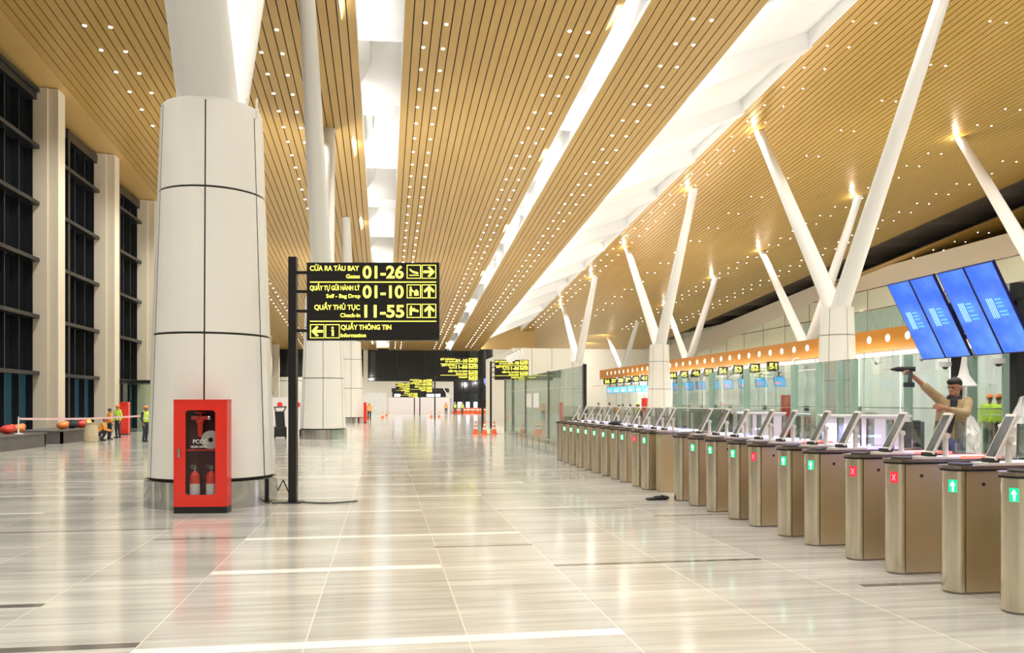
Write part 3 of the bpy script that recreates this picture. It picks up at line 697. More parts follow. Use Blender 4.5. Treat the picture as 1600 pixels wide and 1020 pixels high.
# near one beyond the frame keeps the row going
# shoe on the floor
x, y = ground(1030, 781)
sh = thing('cloth_bundle', 'small black crumpled cloth lying on the floor before the gates', 'cloth', (x, y, 0))
mb = MB(); mb.ell((-.12, 0, .025), (.14, .06, .025)); mb.ell((.0, .01, .04), (.12, .07, .04)); mb.ell((.10, 0, .04), (.09, .06, .04)); mb.ell((.05, -.02, .06), (.05, .04, .035)); mb.build('folded_cloth', 'olive', sh, True)
x, y = 5.5, yof(962, 5.5)
o = MB().ell((x, y, GH+.075), (.16, .09, .055)).build('cloth_bundle', 'navy', None, True); tag(o, 'dark blue bundle lying on top of a far turnstile', 'cloth')
# blue lit lane lamps and the brushed lane lamps colouring the tops
for y in (8, 10.5, 13, 17, 20, 23): area('lane_led_lamp', (6.1, y, 1.3), .25, 12, (.45, .4, 1), (0, 0, 0), 1.6)

# ---------------------------------------------------------------- glass partition left of the gates, with low rail
gp = thing('glass_partition', 'long frameless glass partition running away behind the far end of the gates', 'glass partition', (6.75, 0, 0))
y = 27.3; k = 0
while y < 45: MB().box(-.008, .008, y, y+1.5, .05, 3.0).build('glass_panel', 'glassg', gp); y += 1.53
for q, hw in ((27.2, .1), (33.4, .05), (39, .05), (45.7, .05)): MB().box(-.05, .05, q-hw, q+hw, 0, 3.04).build('mullion', 'steel2' if hw < .06 else 'dark', gp)
MB().box(-.03, .03, 27.3, 45.7, 0, .06).build('bottom_rail', 'steel2', gp)
MB().box(-.02, .02, 27.3, 45.7, 2.3, 2.33).build('top_rail', 'steel2', gp)
mb = MB(); mb.box(-.02, -.012, 37.2, 38.6, 1.5, 2.15); mb.box(-.02, -.012, 35.4, 36.8, 1.5, 2.15); mb.build('notice', 'paper', gp)
lr = thing('low_rail', 'low stainless guard rail on short legs in front of the glass partition', 'rail', (5.6, 1.6, 0))
mb = MB(); mb.tube((0, 23.9, .45), (0, 33, .45), .022); mb.tube((0, 23.9, .25), (0, 33, .25), .015); mb.build('rail', 'steel2', lr, True)
for k in range(8):
    MB().tube((0, 24+k*1.28, 0), (0, 24+k*1.28, .45), .02).build('leg', 'steel2', lr, True)
# white block with three panels behind the glass
wb = thing('white_kiosk', 'tall white three-panel block standing behind the glass partition', 'kiosk', (9.4, 60, 0))
for k in range(3): MB().box(k*1.5, k*1.5+1.47, 0, 3, 0, 5.75).build('panel', 'creamw', wb)
MB().box(0, 4.47, 3, 16, 0, 5.7).build('body', 'creamw', wb)
# white wrapped fixtures hanging beside it
for i in range(6):
    o = MB().lathe([(.02, .55), (.06, .5), (.16, .1), (.20, 0), (.02, .03)], n=10).build('wrapped_fixture', 'plastic', None, True); o.location = (8.4-.4*i*1.6/11-.04, 56-i*1.6, 4.42)
    tag(o, 'white film-wrapped fixture hanging in a row before the yellow sign by the white block', 'fixture', 'wrapped fixtures')
rl = MB().tube((8.4, 57, 4.95), (8.0, 46, 4.95), .03).tube((8.4, 57, 4.95), (9.42, 60.3, 4.95), .03).build('fixture_rail', 'steel2', None, True); tag(rl, 'thin steel rail carrying the wrapped white fixtures', 'rail')

# ---------------------------------------------------------------- glass wall behind the gates with fins
XG = 14.0
gw = thing('glass_wall', 'tall green-edged glass wall behind the gates and blue screens', 'glass wall', (XG, 0, 0))
yy = 10.6
while yy < 38: MB().box(-.008, .008, yy, yy+1.95, .03, 3.05).build('glass_panel', 'glass', gw); yy += 2
for u in (1580, 1525, 1424, 1340, 1318, 1285, 1245, 1170, 1115, 1065):
    y = yof(u, XG); MB().box(-.22, 0.02, y-.02, y+.02, 0, 3.02).build('glass_fin', 'fin', gw)
MB().box(-.03, .03, 10.6, 38.6, 0, .06).build('bottom_rail', 'steel2', gw)
mb = MB().box(-.02, .02, 10.6, 38.6, 1.58, 1.60); mb.build('hand_rail', 'steel2', gw)
mb = MB()
for q in range(14): mb.ell((-.05, 11.6+2*q, 2.86), .05, 8, 6)
mb.build('clamp', 'steel2', gw)
# second low glass run nearer the columns
gl = thing('glass_barrier', 'waist-high glass barrier with a pale top rail far behind the gates', 'glass barrier', (11.5, 0, 0))
for k in range(13): MB().box(-.006, .006, 26+2*k, 27.95+2*k, 0, 1.5).build('glass_panel', 'glass', gl)
MB().box(-.03, .03, 26, 52, 1.5, 1.54).build('top_rail', 'ledge', gl)

# ---------------------------------------------------------------- blue screens
def screens(X, Yfar, labels, ph=0.85):
    for i in range(4):
        y1 = Yfar-i*ph-(.11 if i > 1 else 0); y0 = y1-ph+.02
        r = thing('display_screen', labels[i], 'screen', (X, (y0+y1)/2, 2.78), 0, 'tilted blue display screens')
        hw = (y1-y0)/2; dz = 1.82; dx = .96
        n = Vector((-dz, 0, -dx)).normalized()
        def P(y, s, o): return (dx*(1-s)+n.x*o, y, dz*s+n.z*o)
        MB().hexa([P(-hw,0,-.06),P(-hw,0,0),P(hw,0,0),P(hw,0,-.06),P(-hw,1,-.06),P(-hw,1,0),P(hw,1,0),P(hw,1,-.06)]).build('housing', mat('navy_bezel', (.01, .012, .12), .3), r)
        e = .022/1; q = MB(); q.poly([P(-hw+e,.012,.003),P(hw-e,.012,.003),P(hw-e,.988,.003),P(-hw+e,.988,.003)]); d = q.build('display', 'screen', r)
        t = MB()
        def bar(a0, a1, s0, s1): t.poly([P(hw*a0,s0,.006),P(hw*a1,s0,.006),P(hw*a1,s1,.006),P(hw*a0,s1,.006)])
        # turned lettering: tall strokes then short lines of smaller text
        for a in (.52, .40, .28, .16): bar(a, a-.06, .40+.0, .62)
        t.build('lettering', M['scrbig'], d); t = MB()
        for s in (.59, .55, .51, .455, .415): bar(-.02, -.45 if s > .5 else -.55, s, s+.02)
        t.build('lettering', 'scrtext', d)
screens(12.1, 18.3, ['leftmost of the four big tilted blue screens above the gates','second from left of the big tilted blue screens, left of the slit','third from left of the big tilted blue screens, right of the slit','rightmost of the big tilted blue screens, at the right edge'])
for i, (u, X, lab) in enumerate(((1583, 13.3, 'thick black post carrying the right pair of blue screens'), (1490, 13.3, 'black post carrying the left pair of blue screens, behind the man'))):
    y = yof(u, X); r = thing('screen_post', lab, 'post', (X, y, 0), 0, 'black screen posts')
    MB().box(-.0, .2, -.1, .1, 0, 4.3).build('post', 'blackm', r); MB().box(-.72, .02, -1.0, .6, 3.9, 3.98).build('arm', 'blackm', r); MB().box(-.36, .02, -.9, .7, 3.2, 3.28).build('arm', 'blackm', r)
    MB().box(-.15, .35, -.25, .25, 0, .02).build('base_plate', 'blackm', r)
yv = 100
screens(12.1, 101.5, ['leftmost of the small far group of lilac blue screens','second from left of the small far group of lilac blue screens','third of the small far group of lilac blue screens','rightmost of the small far group of lilac blue screens'])
r = thing('screen_post', 'black post behind the small far group of blue screens', 'post', (13.3, 99.5, 0), 0, 'black screen posts')
MB().box(0, .2, -.1, .1, 0, 4.3).build('post', 'blackm', r); MB().box(-.75, .02, -1.6, 1.6, 3.9, 3.98).build('arm', 'blackm', r)
for u, v in ((1477, 572), (1560, 567)):
    X = 13.05; y = yof(u, X); D = X*SN+y*CS; z = HC+(628-v)/1280*D
    r = thing('dome_camera', 'white dome camera under the %s blue screens' % ('left pair of' if u < 1500 else 'right pair of'), 'camera', (X, y, z), 0, 'dome cameras')
    MB().lathe([(0, .10), (.13, .10), (.13, .0), (.09, -.02), (0, -.02)], n=18).build('housing', 'white', r, True); MB().ell((0, 0, -.02), (.07, .07, .06)).build('dome', 'black', r, True)
    MB().tube((0.1, 0, .10), (.1, 0, .66), .015).build('stem', 'white', r)

# ---------------------------------------------------------------- check-in island
MB_ = MB
struct('wall_right', MB().box(31, 31.4, 30, 112, 0, 4.9), 'palec')
mb = MB()
for k in range(26): mb.box(30.96, 31, 31+3.05*k, 31.06+3.05*k, 0, 4.9)
struct('trim_5', mb, 'fin')
ob = thing('bulkhead', 'long orange bulkhead band with round white lights over the check-in desks', 'bulkhead', (30, 0, 0))
MB().box(0, 3.5, 30, 112, 4.905, 6.2).build('band', 'orange', ob)
for k in range(36): 
    y = 41.5+1.9*k
    MB().lathe([(0, -.03), (.21, -.03), (.24, 0), (0, 0)], n=16).build('round_light', 'porthole', ob)
    o = ob.children[-1]
lights = [c for c in ob.children if c.name.startswith('round_light')]
for k, o in enumerate(lights): o.location = (0, 41.5+1.9*k, 5.62); o.rotation_euler = (0, PI/2, 0)
rb = MB().tube((29, 50, 3.95), (29, 112, 3.95), .04)
for q in range(50, 113, 6): rb.tube((29, q, 3.95), (29.6, q, 4.9), .03, None, 8).tube((29.6, q, 4.9), (30.05, q, 5.0), .03, None, 8)
rail = rb.build('hanging_rail', 'ledge', None, True); tag(rail, 'long pale rail carrying the desk number boards and monitors', 'rail')
nums = ['51', '52', '53', '54', '55', '46', '45', '44', '43', '42', '41', '40', '39', '38', '37', '36']
for k, nme in enumerate(nums):
    y = 57.2+3.05*k
    r = thing('number_board', 'black board with yellow desk number %s, %s' % (nme, 'nearest of the row' if k == 0 else 'further along the check-in rail'), 'number board', (29, y, 4.0), 0, 'desk number boards')
    p = MB().box(-.9, .0, -.08, .08, .05, .75).build('panel', 'black', r)
    text('lettering', nme, -.75, -.15, .2, .42, -.085, 'yel', p, .03)
    m = thing('desk_monitor', 'tilted blue desk monitor hanging below number board %s' % nme, 'monitor', (28.8, y-.4, 2.9), 0, 'desk monitors')
    MB().hexa([(-.45,-.35,0),(.45,-.35,0),(.45,-.30,0),(-.45,-.30,0),(-.45,-.1,.75),(.45,-.1,.75),(.45,-.05,.75),(-.45,-.05,.75)]).build('housing', 'black', m)
    MB().poly([(-.42,-.345,.03),(.42,-.345,.03),(.42,-.118,.72),(-.42,-.118,.72)]).build('display', 'mono', m)
    MB().poly([(-.35,-.315,.15),(.05,-.315,.15),(.05,-.25,.35),(-.35,-.25,.35)]).build('graphic', 'pink', m)
    MB().box(-.04, .04, -.07, -.01, .6, 1.05).box(-.04, .24, -.07, -.01, 1.0, 1.08).build('bracket', 'black', m)
for k in range(18):
    y = 42+3.05*k
    r = thing('check_in_desk', 'white check-in desk under board %s' % nums[k-5] if 5 <= k < 5+len(nums)-3 else 'white check-in desk at the near end of the island, %s' % (ordn[k] if k < 5 else 'far'), 'desk', (27.6, y, 0), 0, 'check-in desks')
    MB().box(0, .7, -1.3, 1.3, 0, 1.1).build('body', 'creamw', r); MB().box(-.08, .75, -1.35, 1.35, 1.1, 1.15).build('top', 'white', r)
    MB().box(-.012, 0, -1.2, 1.2, .95, 1.0).build('light_line', 'bwled', r); MB().box(.3, .36, -.3, .25, 1.15, 1.5).build('monitor', 'blackm', r)
# pale door block at right, under the screens
db = thing('service_block', 'pale service block with a door behind the man with the drill', 'kiosk', (19, yof(1500, 19)-2.2, 0))
MB().box(0, .3, -2, 6.8, 0, 3.4).build('wall_panel', 'white', db); dd = MB().box(-.03, 0, .8, 1.9, 0, 2.35).build('door', 'palec', db); MB().box(-.07, -.03, 1.65, 1.70, .9, 1.7).build('handle', 'steel2', dd)
MB().box(-.03, 0, -1.3, -.1, 2.0, 2.25).build('name_plate', 'dark', db)
for lab, u, X, w, hh in (('red cabinet standing behind the glass wall, left of the nearest right column', 1230, 19.9, .55, 2.1), ('small red cabinet far down by the middle right column', 1007, 23.2, .5, 2.1)):
    y = yof(u, X); r = thing('fire_cabinet', lab, 'fire cabinet', (X, y, 0), 0)
    MB().box(-w/2, w/2, -.15, .15, .08, hh).build('casing', 'red', r, bevel=.01); MB().box(-w/2, w/2, -.14, .15, 0, .08).build('base', 'black', r); MB().box(-w/2+.06, w/2-.06, -.16, -.15, .3, hh-.2).build('door', 'redd', r)

# white desks behind the gates
def desk(u, v, zt, X, label, wx, grp='white desks behind the gates'):
    y = yof(u, X); r = thing('desk', label, 'desk', (X, y, 0), -.45, grp)
    MB().box(-wx/2, wx/2, 0, .05, 0, zt-.03).build('front_panel', 'purple_lit', r); MB().box(-wx/2, -wx/2+.05, .05, .7, 0, zt-.03).build('side_panel', 'white', r); MB().box(wx/2-.05, wx/2, .05, .7, 0, zt-.03).build('side_panel', 'white', r)
    MB().box(-wx/2-.03, wx/2+.03, -.03, .75, zt-.03, zt).build('top', 'white', r)
    MB().box(-wx/2+.4, wx/2-.5, -.004, 0, zt-.42, zt-.38).build('light_line', 'bwled', r)
    return r
desk(1352, 647, 1.50, 9.1, 'wide white desk behind the gates in front of the nearest right column', 1.55)
desk(1190, 645, 1.49, 9.2, 'narrower white desk behind the gates, left of the red cabinet', 1.1)
for x, y, p in ((9.0, 15.0, 30), (9.2, 21, 30)): area('desk_led_lamp', (x-.6, y-.6, 1.35), .3, p, (.55, .5, 1), (0, 0, 0))
# monitor wrapped in black film
X = 8.9; y = yof(1424, X); r = thing('wrapped_monitor', 'monitor wrapped in dark film standing right of the wide white desk', 'monitor', (X, y, 0), -.5)
MB().box(-.18, .2, -.03, .05, .92, 1.42).build('screen', 'bag', r, bevel=.02); MB().box(-.03, .05, .05, .09, .75, 1.1).build('stand', 'black', r); MB().box(-.35, .45, -.25, .4, .72, .76).build('shelf', 'white', r)
for sx_ in (-.3, .4): MB().box(sx_-.03, sx_+.03, .05, .1, 0, .72).build('leg', 'white', r)
# plastic draped things
def drape(label, u, X, r0, h, seed, name='draped_equipment'):
    random.seed(seed); y = yof(u, X); mb = MB(); n = 40; m = 14
    ph = [random.uniform(0, 6) for _ in range(4)]
    for j in range(m+1):
        f = j/m; z = h*f
        for i in range(n):
            t = 2*PI*i/n; rr = r0*(1-.35*f)*(1+.10*math.sin(5*t+ph[0]+2*f)+.06*math.sin(9*t+ph[1]-3*f)+.04*math.sin(14*t+ph[2]))
            rr *= 1-.25*max(0, math.sin(t*1.0+ph[3]))*f
            if f > .8: rr *= max(.05, 1-((f-.8)/.2)*.95)
            mb.v.append((rr*math.cos(t), rr*math.sin(t)*.8, z))
    for j in range(m):
        for i in range(n): k = (i+1) % n; mb.f.append((j*n+i, j*n+k, (j+1)*n+k, (j+1)*n+i))
    mb.f.append(tuple(m*n+i for i in range(n)))
    mb.v = [(a+random.uniform(-.035, .035), b+random.uniform(-.035, .035), max(0, c+(random.uniform(-.04, .04) if c > .1 else 0))) for a, b, c in mb.v]
    o = mb.build(name, 'plastic', None, False); o.location = (X, y, 0); return tag(o, label, 'covered equipment')
drape('white sheet draped over tall equipment at the right edge behind the gates', 1600, 8.6, .36, 1.8, 3)
drape('white wrapped equipment just right of the man with the drill', 1508, 8.6, .26, 1.62, 5)
X = 9.5; y = yof(1506, X); r = thing('hanging_lamp', 'white conical shade wrapped in film beside the black screen post', 'lamp', (X, y, 0))
MB().lathe([(.03, 2.5), (.05, 2.35), (.08, 2.2), (.20, 2.02), (.19, 2.01), (.02, 2.12)], n=18).build('shade', 'plastic', r, True); MB().tube((0, 0, 0), (0, 0, 2.3), .02).build('pole', 'ledge', r)
MB().lathe([(0, 0), (.2, 0), (.2, .02), (0, .03)], n=18).build('base', 'ledge', r, True)

# ---------------------------------------------------------------- people
def fuse(parts, name, m, parent, vox, smooth=4):
    mb = MB()
    for p in parts:
        if p[0] == 'c':
            _, a, b, ra, rb = p; a = Vector(a); b = Vector(b); n = 6
            for i in range(n+1):
                f = i/n; mb.ell(a+(b-a)*f, ra+(rb-ra)*f, 12, 8)
            mb.tube(a, b, ra*.98, rb*.98, 12)
        else: _, c, r = p; mb.ell(c, r, 16, 12)
    me = bpy.data.meshes.new('tmp'); me.from_pydata(mb.v, [], mb.f)
    bm = bmesh.new(); bm.from_mesh(me); bmesh.ops.recalc_face_normals(bm, faces=bm.faces); bm.to_mesh(me); bm.free()
    o = bpy.data.objects.new('tmp', me); COL.objects.link(o)
    r = o.modifiers.new('r', 'REMESH'); r.mode = 'VOXEL'; r.voxel_size = vox; r.use_smooth_shade = True
    s = o.modifiers.new('s', 'SMOOTH'); s.iterations = smooth; s.factor = .5
    dg = bpy.context.evaluated_depsgraph_get(); nm = bpy.data.meshes.new_from_object(o.evaluated_get(dg))
    bpy.data.objects.remove(o); nm.materials.clear(); nm.materials.append(M[m])
    nm.polygons.foreach_set('use_smooth', [True]*len(nm.polygons))
    q = bpy.data.objects.new(name, nm); COL.objects.link(q); q.parent = parent; return q
def hand(w, d, up, curl, thumb_side=1):
    """palm and five fingers from wrist w along d; up = back of hand normal"""
    w = Vector(w); d = Vector(d).normalized(); up = Vector(up); up = (up-d*up.dot(d)).normalized(); s = d.cross(up)*thumb_side
    P = [('c', w, w+d*.045, .024, .027)]
    for k in range(4): P.append(('c', w+d*.03+s*(.024-.016*k), w+d*.085+s*(.030-.020*k), .014, .012))
    for k, L in enumerate((.070, .078, .072, .056)):
        b = w+d*.085+s*(.030-.020*k); e1 = b+(d*math.cos(curl*.6)-up*math.sin(curl*.6))*L*.45; e2 = e1+(d*math.cos(curl*1.5)-up*math.sin(curl*1.5))*L*.32; e3 = e2+(d*math.cos(curl*2.3)-up*math.sin(curl*2.3))*L*.25
        P += [('c', b, e1, .0095, .009), ('c', e1, e2, .009, .0082), ('c', e2, e3, .0082, .0072)]
    t0 = w+d*.03+s*.026; t1 = t0+(d*.6+s*.75-up*.25).normalized()*.038; t2 = t1+(d*.9+s*.3-up*.35*(1+curl)).normalized()*.032
    P += [('c', t0, t1, .013, .011), ('c', t1, t2, .011, .009)]
    return P
DEF = dict(pel=(0,0,.93), che=(0,-.01,1.27), nek=(0,0,1.44), hed=(0,-.025,1.58), shL=(-.18,0,1.38), elL=(-.24,.03,1.11), wrL=(-.25,-.07,.88), shR=(.18,0,1.38), elR=(.24,.03,1.11), wrR=(.25,-.07,.88),
           hiL=(-.09,0,.90), knL=(-.10,-.03,.49), anL=(-.11,.02,.08), hiR=(.09,0,.90), knR=(.10,-.02,.49), anR=(.11,.03,.08))
def person(label, loc, rz, J=None, turn=(0, 0), top='navy', bot='navy', vest=None, helm=None, vox=.014, scale=1.0, sleeve=1.0, hair=True, cat='person', group=None):
    j = dict(DEF); j.update(J or {}); j.pop('grip', 0); j = {k: Vector(v) for k, v in j.items()}
    r = thing('person', label, cat, loc, rz, group); r.scale = (scale,)*3
    hd = j['hed']; nk = j['nek']; pe = j['pel']; ch = j['che']
    HR = Matrix.Rotation(turn[0], 3, 'Z') @ Matrix.Rotation(turn[1], 3, 'X')
    V = lambda t: HR @ Vector(t)
    B = [('e', hd+V((0, .012, .018)), (.076, .092, .098)), ('e', hd+V((0, -.03, -.05)), (.056, .060, .062)), ('c', hd+V((0,-.085,.0)), hd+V((0,-.108,-.022)), .010, .015),
         ('e', hd+V((-.078,.01,-.005)), (.012,.022,.032)), ('e', hd+V((.078,.01,-.005)), (.012,.022,.032)), ('c', nk-Vector((0,0,.03)), hd-V((0,-.01,.05)), .056, .052),
         ('c', hd+V((-.02,-.092,-.062)), hd+V((.02,-.092,-.062)), .007, .007), ('c', hd+V((-.04,-.078,.034)), hd+V((.04,-.078,.034)), .012, .012),
         ('c', ch, nk-Vector((0,0,.06)), .10, .07), ('c', pe, ch, .11, .11)]
    for s in 'LR':
        B += [('c', ch+(j['sh'+s]-ch)*.5, j['sh'+s], .06, .052), ('c', j['sh'+s], j['el'+s], .048, .038), ('c', j['el'+s], j['wr'+s], .037, .025)]
        B += [('c', j['hi'+s], j['kn'+s], .078, .052), ('c', j['kn'+s], j['an'+s], .05, .036)]
        d = j['wr'+s]-j['el'+s]; B += hand(j['wr'+s], d, j.get('up'+s, Vector((1 if s == 'R' else -1, .2, 0))), .45 if 'grip' not in (J or {}) else .7, 1 if s == 'L' else -1)
    J2 = [p for p in B]
    fuse([p for p in J2 if True], 'body', 'skin', r, vox)
    sh = [('c', pe+Vector((-.06,0,-.0)), ch+Vector((-.06,0,0)), .115, .125), ('c', pe+Vector((.06,0,0)), ch+Vector((.06,0,0)), .115, .125), ('c', ch+Vector((-.05,0,.0)), nk-Vector((.03,0,.07)), .12, .075), ('c', ch+Vector((.05,0,0)), nk-Vector((-.03,0,.07)), .12, .075)]
    for s in 'LR':
        a, b, c = j['sh'+s], j['el'+s], j['wr'+s]
        sh += [('c', ch+(a-ch)*.6, a, .08, .068), ('c', a, b, .066, .055)]
        k = sleeve if not isinstance(sleeve, dict) else sleeve[s]
        if k > 0: sh.append(('c', b, b+(c-b)*.86*k, .055, .042))
    fuse(sh, 'jacket', top, r, vox)
    tr = [('e', pe-Vector((0,0,.04)), (.165, .115, .12))]
    for s in 'LR': tr += [('c', j['hi'+s], j['kn'+s], .094, .070), ('c', j['kn'+s], j['an'+s]+Vector((0,0,.03)), .068, .056)]
    fuse(tr, 'trousers', bot, r, vox)
    for s in 'LR': fuse([('c', j['an'+s]-Vector((0,-.03,.035)), j['an'+s]-Vector((0,.14,.045)), .045, .035)], 'shoe', 'hair', r, .012)
    if vest:
        vs = [('c', pe+Vector((x,0,.06)), ch+Vector((x,0,.02)), .128, .136) for x in (-.06, .06)]+[('c', ch+Vector((x,0,.03)), j['sh'+s]+Vector((-x*.6,0,.005)), .118, .078) for x, s in ((-.06,'L'),(.06,'R'))]
        v = fuse(vs, 'safety_vest', vest, r, vox)
        mb = MB(); z = (pe.z+ch.z)/2
        for zz in (z, z+.14):
            c0 = pe+(ch-pe)*((zz-pe.z)/max(.05, ch.z-pe.z)); k = len(mb.v); n = 24
            for i in range(n):
                t = 2*PI*i/n
                for q in (0, .04): mb.v.append((c0.x+.198*math.cos(t), c0.y+.141*math.sin(t), zz+q))
            for i in range(n): q = (i+1) % n; mb.f.append((k+2*i, k+2*q, k+2*q+1, k+2*i+1))
        mb.build('reflective_band', 'labelw', v, True)
    if helm:
        mb = MB(); c = hd+Vector((0, .005, .045)); prof = [(.100*math.cos(t), .092*math.sin(t)) for t in [PI/2*i/8 for i in range(9)]]
        mb.lathe([(.118, -.006), (.118, .002), (.102, .008)]+[(a, b+.006) for a, b in prof[1:]], n=24)
        mb.v = [(c.x+x, c.y+y*1.12-(.02 if y < -.09 else 0), c.z+z) for x, y, z in mb.v]; mb.build('helmet', helm, r, True)
    else: fuse([('e', hd+V((0, .025, .045)), (.085, .092, .086)), ('e', hd+V((0,-.012,.07)), (.076,.080,.052))], 'hair', 'hair', r, .008 if vox < .01 else .012)
    for x in (-.03, .03): MB().ell(hd+V((x, -.080, .012)), (.012, .008, .007), 10, 6).build('eye', 'hair', r, True)
    return r
# the man raising a cordless drill
mx, my = 7.13, 9.5
step = thing('step_platform', 'low pale step the man with the drill stands on, behind the gates', 'step', (mx, my, 0), -.65)
MB().box(-.45, .45, -.3, .3, .34, .39).build('tread', 'ply', step)
for a in (-.4, .4):
    for b in (-.25, .25): MB().box(a-.03, a+.03, b-.03, b+.03, 0, .34).build('leg', 'ply', step)
pz = .93
man = person('man in tan jacket and jeans raising a cordless drill behind the gates', (mx, my, .39), -.645,
    dict(che=(.05,-.01,1.24), nek=(.07,-.02,1.42), hed=(.075,-.06,1.545), shL=(-.10,-.02,1.40), elL=(-.26,-.14,1.56), wrL=(-.40,-.26,1.70),
         shR=(.22,.02,1.36), elR=(.20,-.20,1.22), wrR=(-.03,-.28,1.28), upL=Vector((0,.3,1)), upR=Vector((0,-1,.2)), grip=1), top='tan', bot='denim', vox=.008, sleeve={'L': .15, 'R': .75}, turn=(-.55, .2))
fuse([('c', (.07,-.10,1.38), (.055,-.115,1.15), .045, .03), ('c', (.055,-.115,1.15), (.02,-.10,.98), .03, .03)], 'undershirt', 'navy', man, .01)
fuse([('c', (.04,-.02,1.40), (.10,-.02,1.40), .062, .062)], 'collar', 'navy', man, .01)
dr = thing('cordless_drill', 'dark cordless drill held up in the man\'s raised hand', 'drill')
mb = MB(); mb.tube((-.13, 0, .05), (.09, 0, .05), .032); mb.tube((-.13, 0, .05), (-.17, 0, .05), .028, .016); mb.tube((-.17, 0, .05), (-.20, 0, .05), .014, .010); mb.build('motor_housing', 'blackm', dr, True)
MB().tube((-.20, 0, .05), (-.28, 0, .05), .004).build('bit', 'steel2', dr)
MB().hexa([(-.0,-.018,-.13),(.05,-.018,-.13),(.05,.018,-.13),(0,.018,-.13),(.01,-.018,.04),(.06,-.018,.04),(.06,.018,.04),(.01,.018,.04)]).build('grip', 'bag', dr)
MB().box(-.05, .08, -.04, .04, -.18, -.12).build('battery', 'navy', dr, bevel=.008)
dr.matrix_world = man.matrix_basis @ Matrix.Translation((-.45, -.31, 1.73))
def worker(u, v, label, **kw):
    x, y = ground(u, v); return person(label, (x, y, 0), kw.pop('rz', 0), **kw)
worker(227, 690, 'worker in lime vest and orange helmet standing alone left of the big column', vest='vest', helm='helm', top='navy', scale=.93, rz=1.2)
worker(171, 686.5, 'bareheaded worker in orange vest between two others by the planter', vest='vesto', top='vesto', scale=.85, rz=2.2)
worker(184, 684, 'worker in pale yellow shirt and orange helmet beside the red cylinder', vest='vest', helm='helm', top='vest', scale=.95, rz=-.6)
worker(157, 688.5, 'crouched worker in orange top beside a sack at the planter', J=dict(pel=(0,.1,.35), che=(0,-.08,.66), nek=(0,-.14,.82), hed=(0,-.18,.95), shL=(-.18,-.12,.77), elL=(-.26,-.2,.52), wrL=(-.12,-.42,.45), shR=(.18,-.12,.77), elR=(.26,-.2,.52), wrR=(.12,-.42,.45),
    hiL=(-.09,.1,.33), knL=(-.16,-.28,.50), anL=(-.14,-.06,.08), hiR=(.09,.1,.33), knR=(.16,-.28,.50), anR=(.14,-.06,.08)), top='vesto', rz=1.8)
worker(446, 664, 'worker in lime vest left of the black sign post in the distance', vest='vest', helm='helmy', rz=1)
worker(467, 663, 'worker in dark banded vest right of the black sign post in the distance', vest='navy', helm='helm', rz=-1)
worker(697, 648, 'far worker in orange vest at the right end of the lilac desk', vest='vesto', helm='helm', top='sack', scale=1.0)
worker(711, 648, 'far worker in lime vest just right of the lilac desk', vest='vest', helm='helmy')
worker(722, 648.5, 'far worker in tan walking past the barrier row', top='sack', vest='vest', helm='helmy', J=dict(anL=(-.1,-.25,.08), anR=(.1,.3,.1)))
worker(762, 648, 'far worker in orange vest just right of the black sign post', vest='vesto', helm='helm')
worker(577, 658, 'worker in pale orange clothes by the red post beyond the second column', vest='vesto', helm='helmy', top='sack')
pl = thing('work_platform', 'low timber platform under two workers behind the glass wall', 'platform', (23.2, 21.9, 0)); MB().box(-1.1, 1.0, -.8, .8, .2, .27).build('deck', 'ply', pl)
for a in (-.95, .85):
    for b in (-.7, .7): MB().box(a-.04, a+.04, b-.04, b+.04, 0, .2).build('leg', 'ply', pl)
for u, lab, rz in ((1546, 'left of the two workers in lime vests and orange helmets at far right', .2), (1561, 'right of the two workers in lime vests and orange helmets at far right', -.5)):
    X = 17.2; y = yof(u, X)
    person(lab, (X, y, .27), rz-.7, vest='vest', helm='helm', top='vest', group='two workers at far right')
pl.location = (17.2, yof(1553.5, 17.2), 0)
worker(965, 671, 'worker in orange top bending over a far check-in desk', vest='vesto', top='vesto', J=dict(che=(0,-.15,1.2), nek=(0,-.24,1.34), hed=(0,-.3,1.45)))
worker(935, 662, 'dark clothed figure standing at the far desks', top='navy'); worker(952, 662, 'second dark clothed figure at the far desks, right of another', top='navy', rz=.8)
worker(995, 676, 'worker in lime vest before the small far red cabinet', vest='vest', helm='helmy')

# ---------------------------------------------------------------- cones and barriers
cone = thing('traffic_cone', 'c', 'traffic cone')
MB().lathe([(.15, .03), (.025, .72), (.0, .73)], n=18).build('cone', 'conem', cone, True)
MB().lathe([(.112, .27), (.088, .40)], n=18).build('reflective_band', 'labelw', cone, True); MB().lathe([(.074, .48), (.056, .58)], n=18).build('reflective_band', 'labelw', cone, True)
MB().box(-.2, .2, -.2, .2, 0, .035).build('base', 'conem', cone, bevel=.01)
cn = [(743, 678, 'orange traffic cone left of the black sign post, nearest group'), (757, 679, 'orange traffic cone in front of the black sign post, nearest group'), (772, 678, 'orange traffic cone right of the black sign post, near the glass'),
      (598, 653, 'orange traffic cone left of the lilac desk'), (604, 650, 'farther orange traffic cone at the left end of the lilac desk'), (674, 652, 'orange traffic cone left of the slim far sign post'), (686, 652, 'orange traffic cone right of the slim far sign post'), (575, 654, 'orange traffic cone beside the far red post')]
for i, (u, v, lab) in enumerate(cn):
    x, y = ground(u, v)
    if i == 0: cone.location = (x, y, 0); cone['label'] = lab; cone['group'] = 'traffic cones'
    else: dup(cone, (x, y, 0), i*.7, lab)
bar = thing('water_barrier', 'b', 'barrier')
MB().prism_y([(-.32,0),(.32,0),(.32,.12),(.28,.9),(-.28,.9),(-.32,.12)], -.18, .18).build('body', 'conem', bar, bevel=.03); MB().box(-.31, .31, -.19, .19, .5, .72).build('band', 'labelw', bar)
